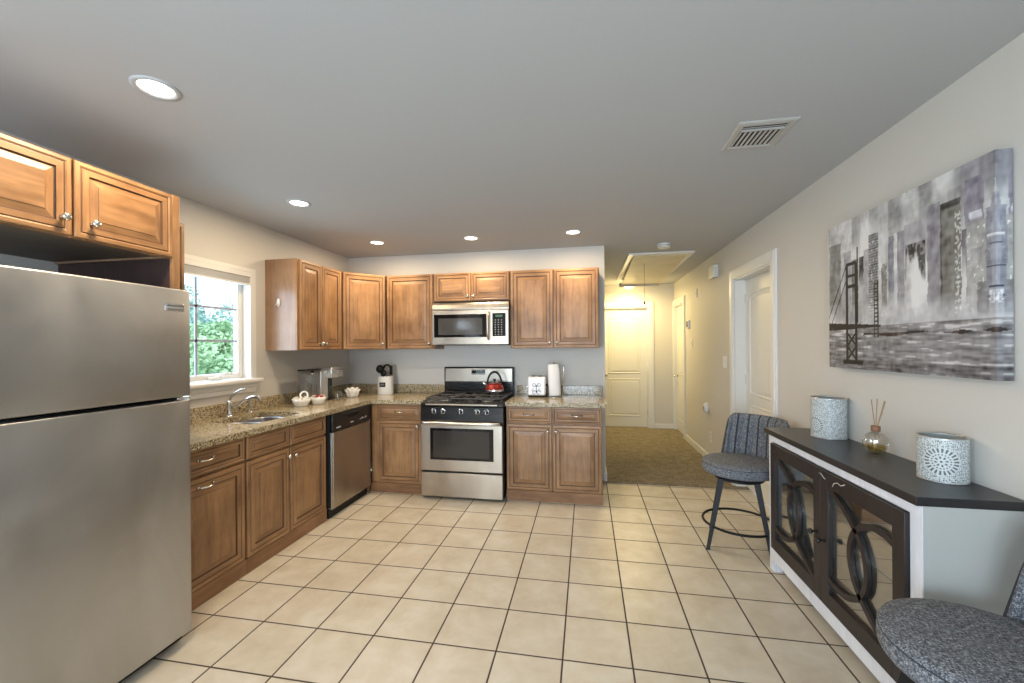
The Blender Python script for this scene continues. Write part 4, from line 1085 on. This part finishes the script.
def curve_pts(P, n=28):
    out = []
    P = [P[0]] + P + [P[-1]]
    for i in range(1, len(P) - 2):
        for k in range(6):
            s = k / 6; p0, p1, p2, p3 = [Vector(q) for q in P[i - 1:i + 3]]
            out.append(tuple(.5 * ((2 * p1) + (p2 - p0) * s + (2 * p0 - 5 * p1 + 4 * p2 - p3) * s * s + (3 * p1 - p0 - 3 * p2 + p3) * s ** 3)))
    out.append(tuple(P[-2])); return out
def fret(b, pts, wd, y0, y1):
    """flat fretwork strip following pts in xz"""
    P = [Vector(p) for p in pts]; rs = []
    for i, p in enumerate(P):
        d = (P[min(i + 1, len(P) - 1)] - P[max(i - 1, 0)]).normalized(); n_ = Vector((-d.y, d.x)) * wd / 2
        a, c = p + n_, p - n_; rs.append([(a.x, y0, a.y), (c.x, y0, c.y), (c.x, y1, c.y), (a.x, y1, a.y)])
    b.rings(rs, smooth=False)
DX0, DX1, Dz0, Dz1 = bx0 + .055, bx1 - .058, .158, .820
mid = .654
SHARD = mat('pale_scratch', (.62, .58, .55), .5)
for x0, x1, side in ((DX0, mid - .0015, 0), (mid + .0015, DX1, 1)):
    st = .064; b = mb(ESP)
    y0, y1 = -.002 + .006, .026
    y0, y1 = .004, .024
    b.box(x0, x0 + st, y0, y1, Dz0, Dz1, .002); b.box(x1 - st, x1, y0, y1, Dz0, Dz1, .002)
    b.box(x0 + st, x1 - st, y0, y1, Dz1 - .075, Dz1, .002); b.box(x0 + st, x1 - st, y0, y1, Dz0, Dz0 + .075, .002)
    dr = b.build('door', t)
    ox0, ox1, oz0, oz1 = x0 + st, x1 - st, Dz0 + .075, Dz1 - .075
    A_ = [(0, 0), (.14, .05), (.36, .16), (.54, .30), (.63, .48), (.61, .66), (.49, .80), (.30, .88), (.10, .885), (-.02, .86)]
    b = mb(ESP)
    for pts in (A_, [(1 - u, 1 - v) for u, v in A_]):
        fret(b, curve_pts([(ox0 + u * (ox1 - ox0), oz1 - v * (oz1 - oz0)) for u, v in pts]), .025, y0 + .001, y1 - .004)
    b.build('fretwork', dr)
    b = mb(CGLASS); b.box(ox0 - .01, ox1 + .01, y1 - .001, y1 + .002, oz0 - .01, oz1 + .01); b.build('glass_pane', dr)
    kx = x1 - .032 if side == 0 else x0 + .032
    b = mb(BLACK); b.lathe([(.010, .004), (.006, -.003), (.005, -.016), (.012, -.020), (.015, -.026), (.012, -.033), (0, -.035)], (kx, 0, .492 if side == 0 else .476), 18, axis='y'); b.build('knob', dr)
    if side == 1:
        b = mb(SHARD); z = .79
        b.tube([(x0 - .012, .0038, .795), (x0 + .01, .0034, .798), (x0 + .03, .0036, .785), (x0 + .045, .0034, .782)], .0016, 5)
        b.tube([(x0 + .105, .0036, .765), (x0 + .118, .0034, .785), (x0 + .145, .0034, .795), (x0 + .17, .0034, .79), (x0 + .20, .0036, .805)], .0018, 5)
        b.build('crack_mark', dr)

# candle holders
def perforated():
    m = D.materials.new('pierced_white_metal'); m.use_nodes = True; b_ = bsdf(m)
    b_.inputs['Roughness'].default_value = .5
    tc = nd(m, 'ShaderNodeTexCoord'); sx = nd(m, 'ShaderNodeSeparateXYZ'); lk(m, tc.outputs['UV'], sx.inputs[0])
    # UV holds metres around the wall and height; the rosette centre is at (0, 0)
    vo = nd(m, 'ShaderNodeTexVoronoi'); vo.inputs['Scale'].default_value = 150; vo.inputs['Randomness'].default_value = .5; lk(m, tc.outputs['UV'], vo.inputs['Vector'])
    lt = nd(m, 'ShaderNodeMath', operation='LESS_THAN'); lt.inputs[1].default_value = .40; lk(m, vo.outputs['Distance'], lt.inputs[0])
    ln = nd(m, 'ShaderNodeVectorMath', operation='LENGTH'); lk(m, tc.outputs['UV'], ln.inputs[0]); Rr = ln.outputs['Value']
    at = nd(m, 'ShaderNodeMath', operation='ARCTAN2'); lk(m, sx.outputs[1], at.inputs[0]); lk(m, sx.outputs[0], at.inputs[1])
    def band(r0, r1, n, duty, ph=0):
        a = nd(m, 'ShaderNodeMath', operation='GREATER_THAN'); a.inputs[1].default_value = r0; lk(m, Rr, a.inputs[0])
        c = nd(m, 'ShaderNodeMath', operation='LESS_THAN'); c.inputs[1].default_value = r1; lk(m, Rr, c.inputs[0])
        k = nd(m, 'ShaderNodeMath', operation='MULTIPLY_ADD'); k.inputs[1].default_value = n; k.inputs[2].default_value = ph; lk(m, at.outputs[0], k.inputs[0])
        s = nd(m, 'ShaderNodeMath', operation='SINE'); lk(m, k.outputs[0], s.inputs[0])
        g = nd(m, 'ShaderNodeMath', operation='GREATER_THAN'); g.inputs[1].default_value = duty; lk(m, s.outputs[0], g.inputs[0])
        p = nd(m, 'ShaderNodeMath', operation='MULTIPLY'); lk(m, a.outputs[0], p.inputs[0]); lk(m, c.outputs[0], p.inputs[1])
        q = nd(m, 'ShaderNodeMath', operation='MULTIPLY'); lk(m, p.outputs[0], q.inputs[0]); lk(m, g.outputs[0], q.inputs[1]); return q.outputs[0]
    bs = [band(.044, .064, 22, .05), band(.031, .037, 18, .1), band(.014, .025, 8, .2), band(.0, .005, 0, -1, 0)]
    acc = bs[0]
    for x in bs[1:]:
        a = nd(m, 'ShaderNodeMath', operation='MAXIMUM'); lk(m, acc, a.inputs[0]); lk(m, x, a.inputs[1]); acc = a.outputs[0]
    ins = nd(m, 'ShaderNodeMath', operation='LESS_THAN'); ins.inputs[1].default_value = .068; lk(m, Rr, ins.inputs[0])
    mx = nd(m, 'ShaderNodeMix', data_type='FLOAT'); lk(m, ins.outputs[0], mx.inputs[0]); lk(m, lt.outputs[0], mx.inputs[2]); lk(m, acc, mx.inputs[3])
    col = nd(m, 'ShaderNodeMix', data_type='RGBA'); col.inputs[6].default_value = (.56, .60, .60, 1); col.inputs[7].default_value = (.10, .115, .12, 1)
    lk(m, mx.outputs[0], col.inputs[0]); lk(m, col.outputs[2], b_.inputs['Base Color'])
    return m
PERF = perforated()
INNER = mat('holder_inside', (.30, .33, .32), .6)
def candle_holder(label, x, y, r, h, ang, zc, us=1, sx=1, sy=1):
    """ang: direction (world radians) the rosette faces, zc: its height"""
    t = thing('candle_holder', label, 'candle holder', (x, y, CH), 0)
    bm = bmesh.new(); uv = bm.loops.layers.uv.new('UVMap'); n = 64; hs = [0, .002, h * .5, h - .002, h]
    rows = [[bm.verts.new((r * cos(2 * pi * i / n) * sx, r * sin(2 * pi * i / n) * sy, z + .003)) for i in range(n)] for z in hs]
    for j in range(len(hs) - 1):
        for i in range(n):
            k = (i + 1) % n; f = bm.faces.new([rows[j][i], rows[j][k], rows[j + 1][k], rows[j + 1][i]]); f.smooth = True
            for lp, (ii, jj) in zip(f.loops, ((i, j), (i + 1, j), (i + 1, j + 1), (i, j + 1))):
                a = 2 * pi * (ii - .5 * 0) / n - ang
                am = 2 * pi * (i + .5) / n - ang; off = round(am / (2 * pi)) * 2 * pi
                lp[uv].uv = ((a - off) * r * us, (hs[jj] - zc) * us)
    me = D.meshes.new('pierced_shell'); bm.to_mesh(me); bm.free(); me.materials.append(PERF)
    o = D.objects.new('pierced_shell', me); COL.objects.link(o); o.parent = t
    b = mb(INNER); b.lathe([(r - .0025, h), (r - .003, .006), (0, .005)], n=48, sx=sx, sy=sy, cap0=False); b.m(D.materials['steel_edge']).lathe([(r + .0005, 0), (r + .0005, .004), (r - .004, .004)], n=48, sx=sx, sy=sy, cap1=False)
    b.lathe([(r + .0004, h - .001), (r + .0006, h + .004), (r - .003, h + .004), (r - .003, h - .001)], n=48, sx=sx, sy=sy, cap0=False, cap1=False); b.build('liner', t)
candle_holder('taller pierced white candle holder at the far end of the credenza', 1.386, 2.692, .086, .228, R(-165), .070, 1.35)
candle_holder('shorter pierced white candle holder with large flower pattern, near end of the credenza', 1.390, 1.918, .0745, .170, R(-128), .080, 1.25)

# reed diffuser
t = thing('reed_diffuser', 'round glass reed diffuser with wooden collar between the candle holders', 'diffuser', (1.400, 2.318, CH), R(-25))
b = mb(BOTGL)
def flatlathe(b, prof, n=32, sy=.42):  # flattened ball standing upright
    b.lathe(prof, n=n, sx=1, sy=sy)
R0 = .053
prof = [(.0, .0), (.026, 0), (.034, .003)] + [(R0 * sin(R(a)), .055 - R0 * cos(R(a))) for a in range(45, 166, 12)] + [(.014, .112), (.014, .120)]
b.lathe(prof, n=36, sx=1, sy=.62); b.build('bottle', t)
b = mb(OIL); b.lathe([(0, .009), (.020, .009)] + [(R0 * .86 * sin(R(a)), .055 - R0 * .86 * cos(R(a))) for a in range(50, 80, 6)] + [(0, .048)], n=28, sy=.52); b.build('scented_oil', t)
b = mb(mat('collar_wood', (.22, .10, .05), .45)); b.lathe([(.018, .110), (.019, .114), (.019, .134), (.017, .137), (.008, .137)], n=24); b.build('wooden_collar', t)
REED = mat('reed', (.40, .27, .16), .8)
for k, (dx, dy, L_) in enumerate(((-.014, .004, .265), (.006, .006, .270), (.030, .0, .262), (.034, .006, .258))):
    b = mb(REED); b.tube([(-dx * .6, 0, .02), (dx * .25, 0, .137), (dx * 1.1, dy, L_)], .0022, 6); b.build('reed_stick', t)

# ------------------------------------------------------------------ bar stools
def stool(label, x, y, base_ang, back_ang, seat_r=.250, seat_z=.600, back_h=.30, spread=.27):
    t = thing('bar_stool', label, 'stool', (x, y, 0), 0)
    b = mb(FABRIC); z = seat_z; th = .082
    prof = [(seat_r * .80, z - th - .004), (seat_r - .012, z - th), (seat_r - .002, z - th + .012), (seat_r, z - .040), (seat_r - .001, z - .020)]
    b.lathe(prof, n=64, cap0=True, cap1=False)
    b.m(FABSEAM).lathe([(seat_r - .001, z - .020), (seat_r - .0035, z - .0185), (seat_r - .002, z - .016)], n=64, cap0=False, cap1=False)
    b.m(FABRIC).lathe([(seat_r - .002, z - .016), (seat_r - .007, z - .008), (seat_r - .022, z - .001), (seat_r * .7, z + .006), (seat_r * .35, z + .009), (.001, z + .010)], n=64, cap0=False)
    b.build('seat', t)
    # backrest: curved shell with vertical channels
    n = 84; half = R(68); th_ = .038; nz = 12
    def zt(s):  # s in -1..1: top height along the arc
        return seat_z + back_h * (1 - .06 * s * s) 
    cols = []
    b = mb(FABRIC)
    def pt(s, v, inner):
        ang = back_ang + s * half * (1.0 - .20 * v * 1.0)
        ch = abs(math.sin(s * pi * 3.5))  # seven channels
        pad = .017 * ch ** .5 * (1 if v < .97 else .3)
        rr = seat_r + .004 + .030 * v
        rnd = min(1, (1 - abs(s)) / .06); e = 1 - (1 - rnd) ** 2
        thick = th_ * (.35 + .65 * e) 
        zz = seat_z - .055 + (back_h + .055) * v
        if v > .85: 
            q = (v - .85) / .15; thick *= math.sqrt(max(.05, 1 - q * q * .9))
        cut = max(0, abs(s) - .80) / .20; zz -= (zz - (seat_z - .055)) * .16 * cut * cut
        r_ = rr + (th_ * .5) + (-thick * .5 - pad * e if inner else thick * .5)
        return (r_ * cos(ang), r_ * sin(ang), zz)
    inn = [[b.bm.verts.new(pt(-1 + 2 * i / n, j / nz, True)) for i in range(n + 1)] for j in range(nz + 1)]
    out = [[b.bm.verts.new(pt(-1 + 2 * i / n, j / nz, False)) for i in range(n + 1)] for j in range(nz + 1)]
    for j in range(nz):
        for i in range(n):
            b.m(FABSEAM if i % 12 in (0, 11) else FABRIC); b.f([inn[j][i], inn[j][i + 1], inn[j + 1][i + 1], inn[j + 1][i]], True); b.m(FABRIC); b.f([out[j][i], out[j][i + 1], out[j + 1][i + 1], out[j + 1][i]], True)
        for i in (0, n): b.f([inn[j][i], out[j][i], out[j + 1][i], inn[j + 1][i]], True)
    for i in range(n):
        for j in (0, nz): b.f([inn[j][i], inn[j][i + 1], out[j][i + 1], out[j][i]], True)
    b.build('backrest', t)
    # base
    b = mb(BLACKM); b.lathe([(.10, seat_z - th - .026), (.10, seat_z - th - .005)], n=28); b.lathe([(.16, seat_z - th - .045), (.165, seat_z - th - .040), (.165, seat_z - th - .028), (.16, seat_z - th - .024)], n=32); b.build('swivel_plate', t)
    ring_r = None
    for k in range(4):
        a = base_ang + k * pi / 2 + pi / 4
        ztop = seat_z - th - .035
        p0 = Vector((spread * cos(a), spread * sin(a), 0)); p1 = Vector((.155 * cos(a), .155 * sin(a), ztop))
        b = mb(BLACKM); ux = Vector((cos(a + pi / 4), sin(a + pi / 4), 0)); uy = Vector((-ux.y, ux.x, 0)); rs = []
        for p, wd in ((p0, .012), (p1, .020)):
            rs.append([tuple(p + ux * sx_ * wd + uy * sy_ * wd) for sx_, sy_ in ((-1, -1), (1, -1), (1, 1), (-1, 1))])
        b.rings(rs, smooth=False); b.build('leg', t)
    zr = .160; f = zr / (seat_z - th - .035); rr = spread + (.155 - spread) * f + .004
    b = mb(BLACKM); b.tube([(rr * cos(2 * pi * k / 48), rr * sin(2 * pi * k / 48), zr) for k in range(48)], .009, 8, True); b.build('foot_ring', t)
    return t
va = math.atan2(3.22, 1.058)      # direction from the camera to the far stool
stool('grey tweed bar stool with black legs at the far end of the credenza', 1.078, 3.228, va, va - R(40), seat_z=.605, back_h=.30, seat_r=.243, spread=.275)
stool('grey tweed bar stool in the foreground, cut off by the picture corner', 1.095, 1.345, R(20), R(-19), seat_z=.605, back_h=.30, seat_r=.245, spread=.265)
